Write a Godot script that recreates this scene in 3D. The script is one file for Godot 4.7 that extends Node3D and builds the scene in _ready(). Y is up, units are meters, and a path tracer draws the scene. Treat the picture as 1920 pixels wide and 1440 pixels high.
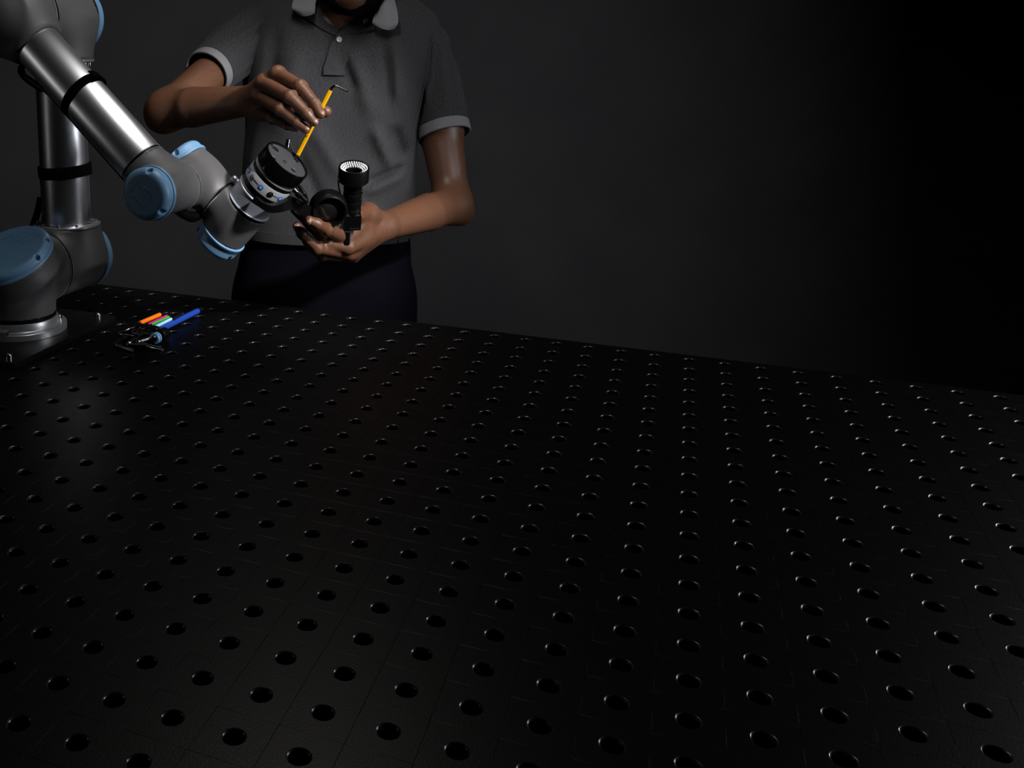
extends Node3D
# Studio picture: a collaborative robot arm on a black perforated welding table and a worker fitting its tool.
# Units are metres, y up, the floor at y = 0, the table top at DECK.

# The reference file shows the picture in the upper left quarter of a blank canvas. true keeps every thing at the same
# place in that canvas (lens shifted, the place goes on below and to the right); false fills the frame with the picture.
const WHOLE_CANVAS := true
const DECK := 0.86

# joints of the robot arm
const BASE := Vector3(-0.3923, 0.8700, -1.6083)
const TURN := Vector3(-0.3923, 0.9611, -1.6083)
const SHOULDER := Vector3(-0.3316, 0.9611, -1.7296)
const ELBOW := Vector3(-0.3404, 1.3804, -1.7339)
const ELBOW_IN := Vector3(-0.3924, 1.3804, -1.6300)
const WRIST := Vector3(-0.1369, 1.1228, -1.5022)
const WRIST_B := Vector3(-0.0878, 1.1228, -1.6003)
const WRIST_C := Vector3(-0.0309, 1.0657, -1.5719)
const LIDS := Vector3(0.004, -0.002, 0.001)
const AX := Vector3(0.44742, 0.00000, -0.89432)
const UPPER := Vector3(-0.02091, 0.99973, -0.01046)
const FORE := Vector3(0.66412, -0.66974, 0.33226)
const AXB := Vector3(0.66604, -0.66735, 0.33322)
const TOOL := Vector3(0.59271, 0.74471, 0.30676)

var mat := {}
var used := {}
var shirt: Field
var font_mono: SystemFont


func _ready() -> void:
	# ---- camera
	var cam := Camera3D.new()
	cam.name = "camera"
	cam.transform = Transform3D(Basis(Vector3(0.99999, 0.0052, -0.00083), Vector3(-0.00526, 0.98739, -0.15821), Vector3(0, 0.15825, 0.98740)).orthonormalized(), Vector3(0, DECK + 0.4998, 0))
	cam.near = 0.05
	cam.far = 30.0
	var focal := 1875.0
	if WHOLE_CANVAS:
		cam.projection = Camera3D.PROJECTION_FRUSTUM
		cam.size = 1440.0 / focal * cam.near
		cam.frustum_offset = Vector2(480.0, -360.0) / focal * cam.near
	else:
		cam.fov = rad_to_deg(2.0 * atan(360.0 / focal))
	add_child(cam)
	cam.current = true

	# ---- dark studio, no daylight
	var we := WorldEnvironment.new()
	we.name = "world_environment"
	var env := Environment.new()
	env.background_mode = Environment.BG_COLOR
	env.background_color = Color(0, 0, 0)
	env.tonemap_mode = Environment.TONE_MAPPER_LINEAR
	env.tonemap_exposure = 1.0
	env.sdfgi_enabled = true
	env.ssao_enabled = true
	env.ssil_enabled = true
	we.environment = env
	add_child(we)

	make_materials()

	# ---- studio lights (all outside the frame)
	softbox("overhead_softbox", "large overhead softbox hanging above the robot table", Vector3(0.06, DECK + 1.08, -1.5), Vector3(-0.2, DECK + 0.35, -1.6), Vector2(0.56, 0.075), 0.30, Color(1.0, 0.985, 0.96))
	softbox("strip_softbox", "tall strip softbox on the right of the table", Vector3(1.6, DECK + 0.5, -1.2), Vector3(0.0, DECK + 0.25, -1.7), Vector2(0.09, 0.7), 0.8, Color(0.98, 0.99, 1.0))
	softbox("strip_softbox", "narrow strip softbox standing on the left of the table", Vector3(-1.66, DECK + 0.31, -1.1), Vector3(-0.3, DECK + 0.33, -1.62), Vector2(0.03, 0.52), 0.055, Color(1.0, 0.99, 0.97))

	flag("light_flag", "black flag panel beside the narrow left strip softbox", Vector3(-1.53, DECK + 0.56, -1.190), Vector3(0.25, 0, 1).normalized(), Vector2(0.3, 1.05))
	snoot("spot_lamp", "snooted spot lamp high in front of the table, aimed at the hands", Vector3(1.10, DECK + 1.20, -0.62), Vector3(0.175, DECK + 0.29, -1.66), 12.5, 5.4)

	build_room()
	build_table()
	build_plate()
	build_robot()
	build_straps()
	build_sensor()
	build_camera_rig()
	build_person()
	build_held_key()
	build_key_set()


# ------------------------------------------------------------------ helpers

func numbered(called: String) -> String:
	if not used.has(called):
		used[called] = 0
		return called
	used[called] += 1
	return "%s_%03d" % [called, used[called]]


func thing(called: String, label: String, category: String, at: Vector3, group := "") -> Node3D:
	var o := Node3D.new()
	o.name = numbered(called)
	add_child(o)
	o.position = at
	o.set_meta("label", label)
	o.set_meta("category", category)
	if group != "":
		o.set_meta("group", group)
	return o


func part(called: String, g: Geo, m: String, parent: Node3D, label := "") -> MeshInstance3D:
	var o := MeshInstance3D.new()
	o.name = called
	var origin := parent.global_position
	if parent is MeshInstance3D:
		origin = parent.get_meta("origin_point")
	o.mesh = g.mesh(origin)
	o.material_override = mat[m]
	parent.add_child(o, true)
	o.set_meta("origin_point", origin)
	if label != "":
		o.set_meta("label", label)
	return o


func structure(called: String, c: Vector3, h: Vector3, m: String) -> MeshInstance3D:
	var g := Geo.new()
	g.box(c, Basis(), h, 0.002)
	var o := MeshInstance3D.new()
	o.name = called
	o.mesh = g.mesh(Vector3.ZERO)
	o.material_override = mat[m]
	add_child(o, true)
	o.set_meta("kind", "structure")
	return o


func frame_to(z: Vector3, hint := Vector3.UP) -> Basis:
	var w := z.normalized()
	var x := hint.cross(w)
	if x.length() < 0.05:
		x = Vector3.RIGHT
	x = x.normalized()
	return Basis(x, w.cross(x), w)


func softbox(called: String, label: String, at: Vector3, target: Vector3, size: Vector2, energy: float, tint: Color) -> void:
	var t := thing(called, label, "softbox", at)
	var b := frame_to(at - target)
	var back := Geo.new()
	back.box(at + b.z * 0.06, b, Vector3(size.x * 0.5 + 0.02, size.y * 0.5 + 0.02, 0.05), 0.01)
	part("housing", back, "black", t)
	var glow := Geo.new()
	glow.box(at + b.z * 0.004, b, Vector3(size.x * 0.5, size.y * 0.5, 0.004), 0.001)
	var m := StandardMaterial3D.new()
	m.albedo_color = Color(0.9, 0.9, 0.9)
	m.emission_enabled = true
	m.emission = tint
	m.emission_energy_multiplier = 0.6
	mat[called + label] = m
	part("diffuser", glow, called + label, t)
	var l := AreaLight3D.new()
	l.name = "area_light"
	l.area_size = size
	l.light_color = tint
	l.light_energy = energy
	l.area_range = 8.0
	l.area_attenuation = 2.0
	l.shadow_enabled = true
	t.add_child(l)
	l.transform = Transform3D(b, -b.z * 0.01)


func flag(called: String, label: String, at: Vector3, normal: Vector3, size: Vector2) -> void:
	var t := thing(called, label, "flag panel", at)
	var g := Geo.new()
	g.box(at, frame_to(normal), Vector3(size.x * 0.5, size.y * 0.5, 0.006), 0.002)
	part("panel", g, "studio_dark", t)


func snoot(called: String, label: String, at: Vector3, target: Vector3, half_angle: float, energy: float) -> void:
	var t := thing(called, label, "spot lamp", at)
	var d := (target - at).normalized()
	var g := Geo.new()
	g.lathe(at - d * 0.30, d, [Vector2(0, 0), Vector2(0.08, 0), Vector2(0.09, 0.01), Vector2(0.09, 0.2), Vector2(0.065, 0.24), Vector2(0.065, 0.32), Vector2(0.061, 0.32), Vector2(0.061, 0.25), Vector2(0, 0.25)], 40)
	part("housing", g, "black", t)
	g = Geo.new()
	g.lathe(at - d * 0.03, d, [Vector2(0, 0), Vector2(0.058, 0), Vector2(0.058, 0.004), Vector2(0, 0.006)], 40)
	var m := StandardMaterial3D.new()
	m.albedo_color = Color(0.9, 0.9, 0.9)
	m.emission_enabled = true
	m.emission = Color(1.0, 0.985, 0.96)
	m.emission_energy_multiplier = 1.0
	mat["lamp_glass"] = m
	part("lamp_glass", g, "lamp_glass", t)
	var l := SpotLight3D.new()
	l.name = "spot_light"
	l.light_color = Color(1.0, 0.985, 0.97)
	l.light_energy = energy
	l.light_size = 0.055
	l.spot_range = 8.0
	l.spot_attenuation = 2.0
	l.spot_angle = half_angle
	l.spot_angle_attenuation = 0.7
	l.shadow_enabled = true
	t.add_child(l)
	l.transform = Transform3D(frame_to(-d), d * 0.03)


func noise(freq: float, seed_: int, ramp: Array, size := 256, normal := 0.0, octaves := 3) -> NoiseTexture2D:
	var fn := FastNoiseLite.new()
	fn.seed = seed_
	fn.frequency = freq
	fn.fractal_octaves = octaves
	var t := NoiseTexture2D.new()
	t.width = size
	t.height = size
	t.seamless = true
	t.noise = fn
	if normal > 0.0:
		t.as_normal_map = true
		t.bump_strength = normal
	elif ramp.size() > 0:
		var gr := Gradient.new()
		gr.offsets = PackedFloat32Array(ramp[0])
		gr.colors = PackedColorArray(ramp[1])
		t.color_ramp = gr
	return t


func base_mat(called: String, c: Color, rough: float, metal := 0.0) -> StandardMaterial3D:
	var m := StandardMaterial3D.new()
	m.resource_name = called
	m.albedo_color = c
	m.roughness = rough
	m.metallic = metal
	if rough > 0.7:
		m.metallic_specular = 0.12
	mat[called] = m
	return m


func tri(m: StandardMaterial3D, scale: Vector3, albedo: Texture2D, normal: Texture2D = null, strength := 1.0) -> void:
	m.uv1_triplanar = true
	m.uv1_scale = scale
	if albedo != null:
		m.albedo_texture = albedo
	if normal != null:
		m.normal_enabled = true
		m.normal_texture = normal
		m.normal_scale = strength


func make_materials() -> void:
	var speck := noise(0.22, 3, [[0.0, 0.45, 0.62, 0.75, 1.0], [Color(0.86, 0.86, 0.87), Color(0.9, 0.9, 0.91), Color(0.96, 0.96, 0.97), Color(1, 1, 1), Color(1, 1, 1)]], 512)
	var grain := noise(0.2, 5, [], 512, 2.0)
	var m := base_mat("housing_grey", Color(0.385, 0.385, 0.39), 0.52, 0.2)
	tri(m, Vector3.ONE * 9.0, speck, grain, 0.25)
	m = base_mat("aluminium", Color(0.80, 0.81, 0.83), 0.3, 1.0)
	m.anisotropy_enabled = true
	m.anisotropy = 0.55
	m = base_mat("aluminium_plain", Color(0.70, 0.71, 0.73), 0.36, 0.75)
	m = base_mat("aluminium_bright", Color(0.86, 0.87, 0.89), 0.16, 1.0)
	m = base_mat("aluminium_satin", Color(0.68, 0.70, 0.74), 0.42, 0.6)
	m = base_mat("steel_dark", Color(0.56, 0.56, 0.58), 0.2, 1.0)
	m = base_mat("steel_bright", Color(0.8, 0.8, 0.8), 0.16, 1.0)
	m = base_mat("ring_silver", Color(0.60, 0.61, 0.635), 0.4, 0.25)
	m = base_mat("ring_pale", Color(0.66, 0.68, 0.75), 0.3, 0.3)
	m = base_mat("worn_edge", Color(0.24, 0.24, 0.26), 0.27, 0.7)
	m = base_mat("flange_alu", Color(0.72, 0.73, 0.76), 0.3, 0.7)
	m = base_mat("cap_blue", Color(0.45, 0.62, 0.77), 0.42)
	tri(m, Vector3.ONE * 12.0, noise(0.1, 8, [[0.0, 1.0], [Color(0.95, 0.96, 0.97), Color(1, 1, 1)]]), grain, 0.08)
	m = base_mat("black", Color(0.035, 0.035, 0.037), 0.55)
	m.metallic_specular = 0.3
	m = base_mat("black_gloss", Color(0.022, 0.022, 0.024), 0.16)
	m = base_mat("black_satin", Color(0.03, 0.03, 0.032), 0.36)
	m.metallic_specular = 0.3
	m = base_mat("black_metal", Color(0.16, 0.17, 0.19), 0.32, 0.7)
	m = base_mat("face_grey", Color(0.24, 0.245, 0.265), 0.5, 0.3)
	m = base_mat("webbing", Color(0.035, 0.035, 0.036), 0.9)
	tri(m, Vector3.ONE * 14.0, noise(0.3, 11, [[0.0, 1.0], [Color(0.5, 0.5, 0.5), Color(1, 1, 1)]]), grain, 1.2)
	m = base_mat("table_black", Color(0.03, 0.031, 0.034), 0.4)
	m.metallic_specular = 0.25
	tri(m, Vector3.ONE * 3.0, noise(0.02, 12, [[0.0, 1.0], [Color(0.75, 0.75, 0.75), Color(1, 1, 1)]], 512), noise(0.25, 13, [], 512, 1.0), 0.12)
	m = base_mat("table_edge", Color(0.30, 0.31, 0.33), 0.3, 0.85)
	m = base_mat("plate_black", Color(0.04, 0.04, 0.042), 0.3)
	m = base_mat("sticker", Color(0.55, 0.56, 0.6), 0.5)
	m = base_mat("ink", Color(0.03, 0.03, 0.05), 0.6)
	m = base_mat("logo_blue", Color(0.05, 0.42, 0.74), 0.4)
	m = base_mat("print_grey", Color(0.17, 0.2, 0.25), 0.5)
	m = base_mat("print_white", Color(0.85, 0.87, 0.9), 0.4)
	m = base_mat("led_white", Color(0.93, 0.94, 0.95), 0.25)
	m = base_mat("glass_dark", Color(0.01, 0.011, 0.012), 0.05)
	m.clearcoat_enabled = true
	m = base_mat("key_yellow", Color(0.82, 0.61, 0.03), 0.3)
	m = base_mat("key_orange", Color(0.95, 0.47, 0.06), 0.4)
	m = base_mat("key_pink", Color(0.82, 0.12, 0.55), 0.4)
	m = base_mat("key_green", Color(0.2, 0.72, 0.1), 0.4)
	m = base_mat("key_teal", Color(0.03, 0.45, 0.45), 0.4)
	m = base_mat("key_pale", Color(0.68, 0.84, 0.93), 0.4)
	m = base_mat("key_blue", Color(0.1, 0.26, 0.62), 0.4)
	m = base_mat("key_grey", Color(0.2, 0.2, 0.21), 0.4)
	m = base_mat("clip_blue", Color(0.45, 0.64, 0.8), 0.4)
	m = base_mat("wall_paper", Color(0.47, 0.47, 0.48), 0.95)
	tri(m, Vector3.ONE * 0.7, noise(0.012, 21, [[0.0, 1.0], [Color(0.92, 0.92, 0.93), Color(1, 1, 1)]]))
	m = base_mat("studio_dark", Color(0.12, 0.12, 0.125), 0.9)
	# skin, cloth
	var pore := noise(0.16, 31, [], 512, 3.0, 4)
	m = base_mat("skin", Color(0.385, 0.262, 0.198), 0.4)
	tri(m, Vector3.ONE * 11.0, noise(0.03, 32, [[0.0, 0.5, 1.0], [Color(0.84, 0.8, 0.78), Color(0.95, 0.94, 0.92), Color(1, 1, 1)]], 512), pore, 0.35)
	m.subsurf_scatter_enabled = true
	m.subsurf_scatter_strength = 0.12
	m = base_mat("nail", Color(0.52, 0.375, 0.32), 0.3)
	m = base_mat("hair", Color(0.03, 0.025, 0.022), 0.75)
	tri(m, Vector3.ONE * 16.0, null, noise(0.3, 33, [], 256, 4.0), 1.5)
	m = base_mat("eye", Color(0.8, 0.78, 0.75), 0.2)
	var weave := noise(0.3, 34, [], 512, 3.0)
	var heather := noise(0.11, 35, [[0.0, 0.35, 0.6, 1.0], [Color(0.45, 0.45, 0.46), Color(0.7, 0.7, 0.71), Color(0.92, 0.92, 0.93), Color(1, 1, 1)]], 512, 0.0, 4)
	m = base_mat("polo", Color(0.275, 0.275, 0.285), 0.9)
	tri(m, Vector3(4.2, 16.0, 4.2), heather, weave, 0.5)
	m.rim_enabled = true
	m.rim = 0.25
	m = base_mat("rib_knit", Color(0.5, 0.5, 0.515), 0.9)
	tri(m, Vector3.ONE * 12.0, noise(0.25, 36, [[0.0, 1.0], [Color(0.86, 0.86, 0.87), Color(1, 1, 1)]]), weave, 0.5)
	m = base_mat("trouser", Color(0.045, 0.048, 0.075), 0.9)
	tri(m, Vector3.ONE * 10.0, noise(0.3, 37, [[0.0, 1.0], [Color(0.75, 0.75, 0.78), Color(1, 1, 1)]]), weave, 0.6)
	m = base_mat("shoe", Color(0.04, 0.035, 0.03), 0.4)
	m = base_mat("button", Color(0.7, 0.69, 0.67), 0.25)
	font_mono = SystemFont.new()
	font_mono.font_names = PackedStringArray(["Droid Sans"])


func letters(called: String, text: String, height: float, at: Vector3, right: Vector3, up: Vector3, m: String, parent: Node3D) -> void:
	var t := TextMesh.new()
	t.text = text
	t.font = font_mono
	t.font_size = 32
	t.pixel_size = height / 23.0
	t.depth = 0.0003
	var o := MeshInstance3D.new()
	o.name = called
	o.mesh = t
	o.material_override = mat[m]
	parent.add_child(o, true)
	var x := right.normalized()
	var y := (up - x * up.dot(x)).normalized()
	var origin := parent.global_position
	if parent is MeshInstance3D:
		origin = parent.get_meta("origin_point")
	o.transform = Transform3D(Basis(x, y, x.cross(y)), at - origin)


func screw(parent: Node3D, at: Vector3, axis: Vector3, r: float, h: float, m := "steel_bright", called := "screw") -> void:
	var g := Geo.new()
	g.lathe(at, axis, [Vector2(0, 0), Vector2(r, 0), Vector2(r, h - r * 0.15), Vector2(r * 0.85, h), Vector2(r * 0.55, h), Vector2(r * 0.5, h * 0.5), Vector2(0, h * 0.5)], 18)
	part(called, g, m, parent)


# ------------------------------------------------------------------ place

func build_room() -> void:
	structure("floor", Vector3(0.2, -0.05, -1.0), Vector3(3.4, 0.05, 3.2), "studio_dark")
	structure("wall_back", Vector3(0.2, 1.4, -3.75), Vector3(3.4, 1.6, 0.05), "wall_paper")
	structure("wall_left", Vector3(-3.15, 1.4, -1.0), Vector3(0.05, 1.6, 2.9), "studio_dark")
	structure("wall_right", Vector3(3.55, 1.4, -1.0), Vector3(0.05, 1.6, 2.9), "studio_dark")
	structure("wall_front", Vector3(0.2, 1.4, 1.95), Vector3(3.4, 1.6, 0.05), "studio_dark")
	structure("ceiling", Vector3(0.2, 3.0, -1.0), Vector3(3.4, 0.05, 3.2), "studio_dark")


func build_table() -> void:
	var ca := Vector3(0.91584, 0, 0.39271).normalized()
	var cb := Vector3(-ca.z, 0, ca.x)
	var o := Vector3(-0.01355, DECK, -1.78944)
	var p := 0.05
	var i0 := -22
	var i1 := 27
	var j0 := 0
	var j1 := 24
	var t := thing("welding_table", "black perforated steel welding table with a scribed grid under the robot", "table", Vector3(o.x, 0, o.z) + ca * (p * 2.5) + cb * (p * 11.5))
	var top := Geo.new()
	var rims := Geo.new()
	var seg := 24
	var r := 0.0079
	var r2 := 0.0094
	var gap := 0.0003
	for i in range(i0, i1):
		for j in range(j0, j1):
			var c := o + ca * (p * i) + cb * (p * j)
			var f := top.v.size()
			var fr := rims.v.size()
			for k in seg:
				var a := TAU * k / seg
				var d := Vector2(cos(a), sin(a))
				var dir := ca * d.x + cb * d.y
				var sq := d / maxf(absf(d.x), absf(d.y)) * (p * 0.5 - gap)
				var edge := ca * sq.x + cb * sq.y
				var u := Vector2(c.x, c.z)
				top.vert(c + edge - Vector3(0, 0.0004, 0) + edge.normalized() * gap, (Vector3.UP + edge.normalized() * 0.9).normalized(), u)
				top.vert(c + edge, Vector3.UP, u)
				top.vert(c + dir * r2, Vector3.UP, u)
				rims.vert(c + dir * r2, (Vector3.UP - dir * 0.5).normalized(), u)
				rims.vert(c + dir * r - Vector3(0, r2 - r, 0), (Vector3.UP * 0.5 - dir).normalized(), u)
				top.vert(c + dir * r - Vector3(0, r2 - r, 0), -dir, u)
				top.vert(c + dir * r - Vector3(0, 0.012, 0), -dir, u)
			for k in seg:
				var a := f + k * 5
				var b := f + ((k + 1) % seg) * 5
				var e := fr + k * 2
				var h := fr + ((k + 1) % seg) * 2
				rims.quad(e, h, h + 1, e + 1)
				top.quad(a, b, b + 1, a + 1)
				top.quad(a + 1, b + 1, b + 2, a + 2)
				top.quad(a + 3, b + 3, b + 4, a + 4)
	var tt := part("tabletop", top, "table_black", t)
	part("hole_edges", rims, "worn_edge", tt, "chamfered edges of the round holes").set_meta("kind", "stuff")
	var frame := Basis(ca, Vector3.UP, cb)
	var under := Geo.new()
	var mid := o + ca * (p * (i0 + i1 - 1) * 0.5) + cb * (p * (j0 + j1 - 1) * 0.5)
	var hx := p * (i1 - i0) * 0.5
	var hz := p * (j1 - j0) * 0.5
	under.box(mid - Vector3(0, 0.1, 0), frame, Vector3(hx - 0.02, 0.004, hz - 0.02), 0.001)
	part("bottom_panel", under, "table_black", t)
	for s: float in [-1.0, 1.0]:
		var g := Geo.new()
		g.box(mid + ca * (s * (hx - 0.006)) - Vector3(0, 0.0515, 0), frame, Vector3(0.006, 0.05, hz), 0.001)
		part("side_panel", g, "table_black", t)
		g = Geo.new()
		g.box(mid + cb * (s * (hz - 0.006)) - Vector3(0, 0.0515, 0), frame, Vector3(hx - 0.012, 0.05, 0.006), 0.001)
		part("side_panel", g, "table_black", t)
		for s2: float in [-1.0, 1.0]:
			var lg := Geo.new()
			var foot := mid + ca * (s * (hx - 0.1)) + cb * (s2 * (hz - 0.1))
			lg.box(foot - Vector3(0, 0.104 + 0.373, 0), frame, Vector3(0.04, 0.373, 0.04), 0.003)
			lg.lathe(Vector3(foot.x, 0, foot.z), Vector3.UP, [Vector2(0, 0), Vector2(0.05, 0), Vector2(0.05, 0.006), Vector2(0.02, 0.012), Vector2(0.02, 0.02), Vector2(0, 0.02)], 24)
			part("leg", lg, "black", t)


func build_plate() -> void:
	var d := Vector3(0.408, 0, -0.913).normalized()
	var e := Vector3(-d.z, 0, d.x)
	var corner := Vector3(-0.3583, DECK, -1.4291)
	var c := corner + d * 0.141 - e * 0.12
	var t := thing("mounting_plate", "flat black mounting plate bolted to the table under the robot base", "plate", c)
	var g := Geo.new()
	g.box(c + Vector3(0, 0.005, 0), Basis(d, Vector3.UP, e * -1.0), Vector3(0.141, 0.005, 0.12), 0.0007)
	part("plate", g, "plate_black", t)
	for q in [Vector3(-0.3734, 0, -1.4585), Vector3(-0.2733, 0, -1.6822), Vector3(-0.57, 0, -1.55), Vector3(-0.47, 0, -1.765)]:
		screw(t, Vector3(q.x, DECK + 0.01, q.z), Vector3.UP, 0.0052, 0.0055, "steel_bright", "bolt")


# ------------------------------------------------------------------ robot

func shell(called: String, f: Field, centre: Vector3, half: float, h: float, m: String, parent: Node3D, label := "") -> MeshInstance3D:
	var g := Geo.new()
	net(f, g, centre - Vector3.ONE * half, centre + Vector3.ONE * half, h)
	return part(called, g, m, parent, label)


func seam(parent: Node3D, at: Vector3, axis: Vector3, r: float, dark := 0.004, light := 0.0016, flip := false) -> void:
	var dir := -axis if flip else axis
	var g := Geo.new()
	g.lathe(at - axis * dark * 0.5, axis, [Vector2(r * 0.7, 0), Vector2(r - 0.0001, 0), Vector2(r + 0.0003, 0.0004), Vector2(r + 0.0003, dark - 0.0004), Vector2(r - 0.0001, dark), Vector2(r * 0.7, dark)], 72)
	part("seal_ring", g, "black_satin", parent)
	g = Geo.new()
	g.lathe(at + dir * dark * 0.5 - axis * (light if flip else 0.0), axis, [Vector2(r * 0.7, 0), Vector2(r, 0), Vector2(r + 0.0008, 0.0004), Vector2(r + 0.0008, light - 0.0004), Vector2(r, light), Vector2(r * 0.7, light)], 72)
	part("metal_ring", g, "ring_pale", parent)


# blue end cap: lip, stepped dome with screw pockets
func end_cap(parent: Node3D, at: Vector3, axis: Vector3, r: float, high: float, pockets: Array) -> MeshInstance3D:
	var f := Field.new()
	f.drum(at + axis * (high * 0.5 - 0.01), axis, high * 0.5 + 0.01, r - 0.0016, 0.0105, 0.002)
	f.drum(at - axis * 0.03, axis, 0.03, r * 1.5, 0.0, 0.0005, 1)
	for q in pockets:
		var d: Vector3 = (q - at)
		d = (d - axis * d.dot(axis)).normalized()
		f.limb(at + axis * (high * 0.62) + d * (r - 0.0055), at + axis * (high * 1.6) + d * (r - 0.001), 0.0042, 0.0044, 0.0015, 1)
	var cap := shell("end_cap", f, at, r * 1.25 + 0.01, 0.0023, "cap_blue", parent, "blue plastic end cap")
	var g := Geo.new()
	g.lathe(at, axis, [Vector2(r * 0.5, 0), Vector2(r - 0.0004, 0), Vector2(r + 0.0004, 0.0008), Vector2(r + 0.0004, 0.0042), Vector2(r - 0.0002, 0.0052), Vector2(r - 0.0024, 0.0052)], 72)
	part("cap_lip", g, "cap_blue", cap)
	for q in pockets:
		var d: Vector3 = (q - at)
		d = (d - axis * d.dot(axis)).normalized()
		screw(cap, at + axis * (high * 0.40) + d * (r - 0.006), (axis + d * 0.25).normalized(), 0.0022, 0.0028, "steel_bright")
	return cap


func engraved(parent: Node3D, lines: Array) -> void:
	for l in lines:
		var g := Geo.new()
		g.tube(l, 0.00035, 6)
		part("logo_outline", g, "cap_blue", parent)


func tube_part(called: String, p: Vector3, q: Vector3, r: float, parent: Node3D) -> MeshInstance3D:
	var g := Geo.new()
	var l := p.distance_to(q)
	g.lathe(p, q - p, [Vector2(r * 0.8, 0), Vector2(r - 0.0006, 0), Vector2(r, 0.0006), Vector2(r, l * 0.5), Vector2(r, l - 0.0006), Vector2(r - 0.0006, l), Vector2(r * 0.8, l)], 96)
	return part(called, g, "aluminium", parent, "brushed aluminium tube")


func build_robot() -> void:
	var t := thing("robot_arm", "grey jointed robot arm with aluminium tubes and pale blue end caps", "robot arm", BASE)
	var up := Vector3.UP
	# base flange with bolts
	var g := Geo.new()
	g.lathe(BASE, up, [Vector2(0, 0), Vector2(0.0768, 0), Vector2(0.0774, 0.0006), Vector2(0.0774, 0.0098), Vector2(0.0766, 0.0106), Vector2(0.0642, 0.0106), Vector2(0.0632, 0.0116), Vector2(0.0628, 0.0222), Vector2(0.0618, 0.0236), Vector2(0.05, 0.0236)], 96)
	var fl := part("base_flange", g, "aluminium_plain", t, "turned aluminium base flange")
	g = Geo.new()
	g.lathe(BASE + up * 0.0106, up, [Vector2(0.0636, 0), Vector2(0.0774, 0), Vector2(0.0774, 0.0058), Vector2(0.0766, 0.0066), Vector2(0.0636, 0.0066)], 24, -0.62, 0.34, Vector3(-0.35, 0, 0.93))
	part("flange_lug", g, "aluminium_plain", fl)
	for q in [Vector3(-0.3733, 0.8810, -1.5655), Vector3(-0.3294, 0.8810, -1.6242), Vector3(-0.46, 0, -1.63), Vector3(-0.35, 0, -1.668)]:
		screw(fl, Vector3(q.x, BASE.y + 0.0106, q.z), up, 0.0052, 0.0082, "steel_bright", "bolt")
	g = Geo.new()
	g.lathe(BASE + up * 0.0236, up, [Vector2(0.04, 0), Vector2(0.0602, 0), Vector2(0.0608, 0.0006), Vector2(0.0608, 0.0066), Vector2(0.04, 0.0066)], 72)
	part("seal_ring", g, "black_satin", t)
	# base housing: upright drum bending towards the shoulder, with the tilted lid
	var lid := Vector3(-0.27, 0.88, 0.385).normalized()
	var f := Field.new()
	f.drum(BASE + up * 0.060, up, 0.0325, 0.0604, 0.0015, 0.02)
	f.drum(TURN + AX * 0.037, AX, 0.0295, 0.058, 0.002, 0.012)
	f.drum(TURN + lid * 0.02 + LIDS, lid, 0.0175, 0.0685, 0.004, 0.03)
	shell("base_housing", f, TURN, 0.115, 0.0045, "housing_grey", t)
	var cap := end_cap(t, TURN + lid * 0.0375 + LIDS, lid, 0.0725, 0.0185, [Vector3(-0.3780, 1.0107, -1.5667), Vector3(-0.3327, 1.0331, -1.5861), Vector3(-0.4023, 1.0316, -1.6314), Vector3(-0.4501, 0.9977, -1.5875)])
	engraved(cap, [[Vector3(-0.4207, 1.0187, -1.6148), Vector3(-0.4009, 1.0277, -1.6216), Vector3(-0.3993, 1.0251, -1.6146)], [Vector3(-0.3928, 1.0301, -1.6213), Vector3(-0.3891, 1.0274, -1.6126), Vector3(-0.3933, 1.0239, -1.6076), Vector3(-0.4034, 1.0199, -1.6054)], [Vector3(-0.3928, 1.0198, -1.5977), Vector3(-0.3756, 1.0275, -1.6035)], [Vector3(-0.3837, 1.0183, -1.5880), Vector3(-0.3610, 1.0272, -1.5925), Vector3(-0.3602, 1.0294, -1.5969)], [Vector3(-0.3910, 1.0306, -1.6212), Vector3(-0.3500, 1.0314, -1.5942)]])
	seam(t, TURN + AX * 0.0682, AX, 0.0588, 0.0045, 0.0016, true)
	# shoulder housing
	f = Field.new()
	f.drum(SHOULDER - AX * 0.014, AX, 0.0505, 0.058, 0.002, 0.02)
	f.drum(SHOULDER + UPPER * 0.028, UPPER, 0.032, 0.0578, 0.0015, 0.024)
	shell("shoulder_housing", f, SHOULDER, 0.115, 0.0045, "housing_grey", t)
	g = Geo.new()
	g.lathe(SHOULDER + AX * 0.0365, AX, [Vector2(0.03, 0), Vector2(0.0572, 0), Vector2(0.0572, 0.0022), Vector2(0.03, 0.0022)], 72)
	part("seal_ring", g, "black_satin", t)
	end_cap(t, SHOULDER + AX * 0.0387, AX, 0.0595, 0.022, [SHOULDER + Vector3(0.6, 0.75, 0), SHOULDER + Vector3(-0.5, 0.8, 0), SHOULDER + Vector3(-0.3, -1, 0)])
	# flange between shoulder and upper tube
	g = Geo.new()
	g.lathe(SHOULDER + UPPER * 0.060, UPPER, [Vector2(0.03, 0), Vector2(0.0582, 0), Vector2(0.059, 0.0008), Vector2(0.059, 0.0038), Vector2(0.0566, 0.0052), Vector2(0.044, 0.0052)], 96)
	fl = part("tube_flange", g, "flange_alu", t)
	for k in 10:
		var d := Vector3.RIGHT.rotated(Vector3.UP, TAU * (k + 0.33) / 10.0)
		screw(fl, SHOULDER + UPPER * 0.0652 + d * 0.0508, UPPER, 0.0027, 0.0048, "steel_bright")
	tube_part("upper_arm_tube", SHOULDER + UPPER * 0.0652, ELBOW - UPPER * 0.075, 0.0424, t)
	# elbow
	g = Geo.new()
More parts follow.
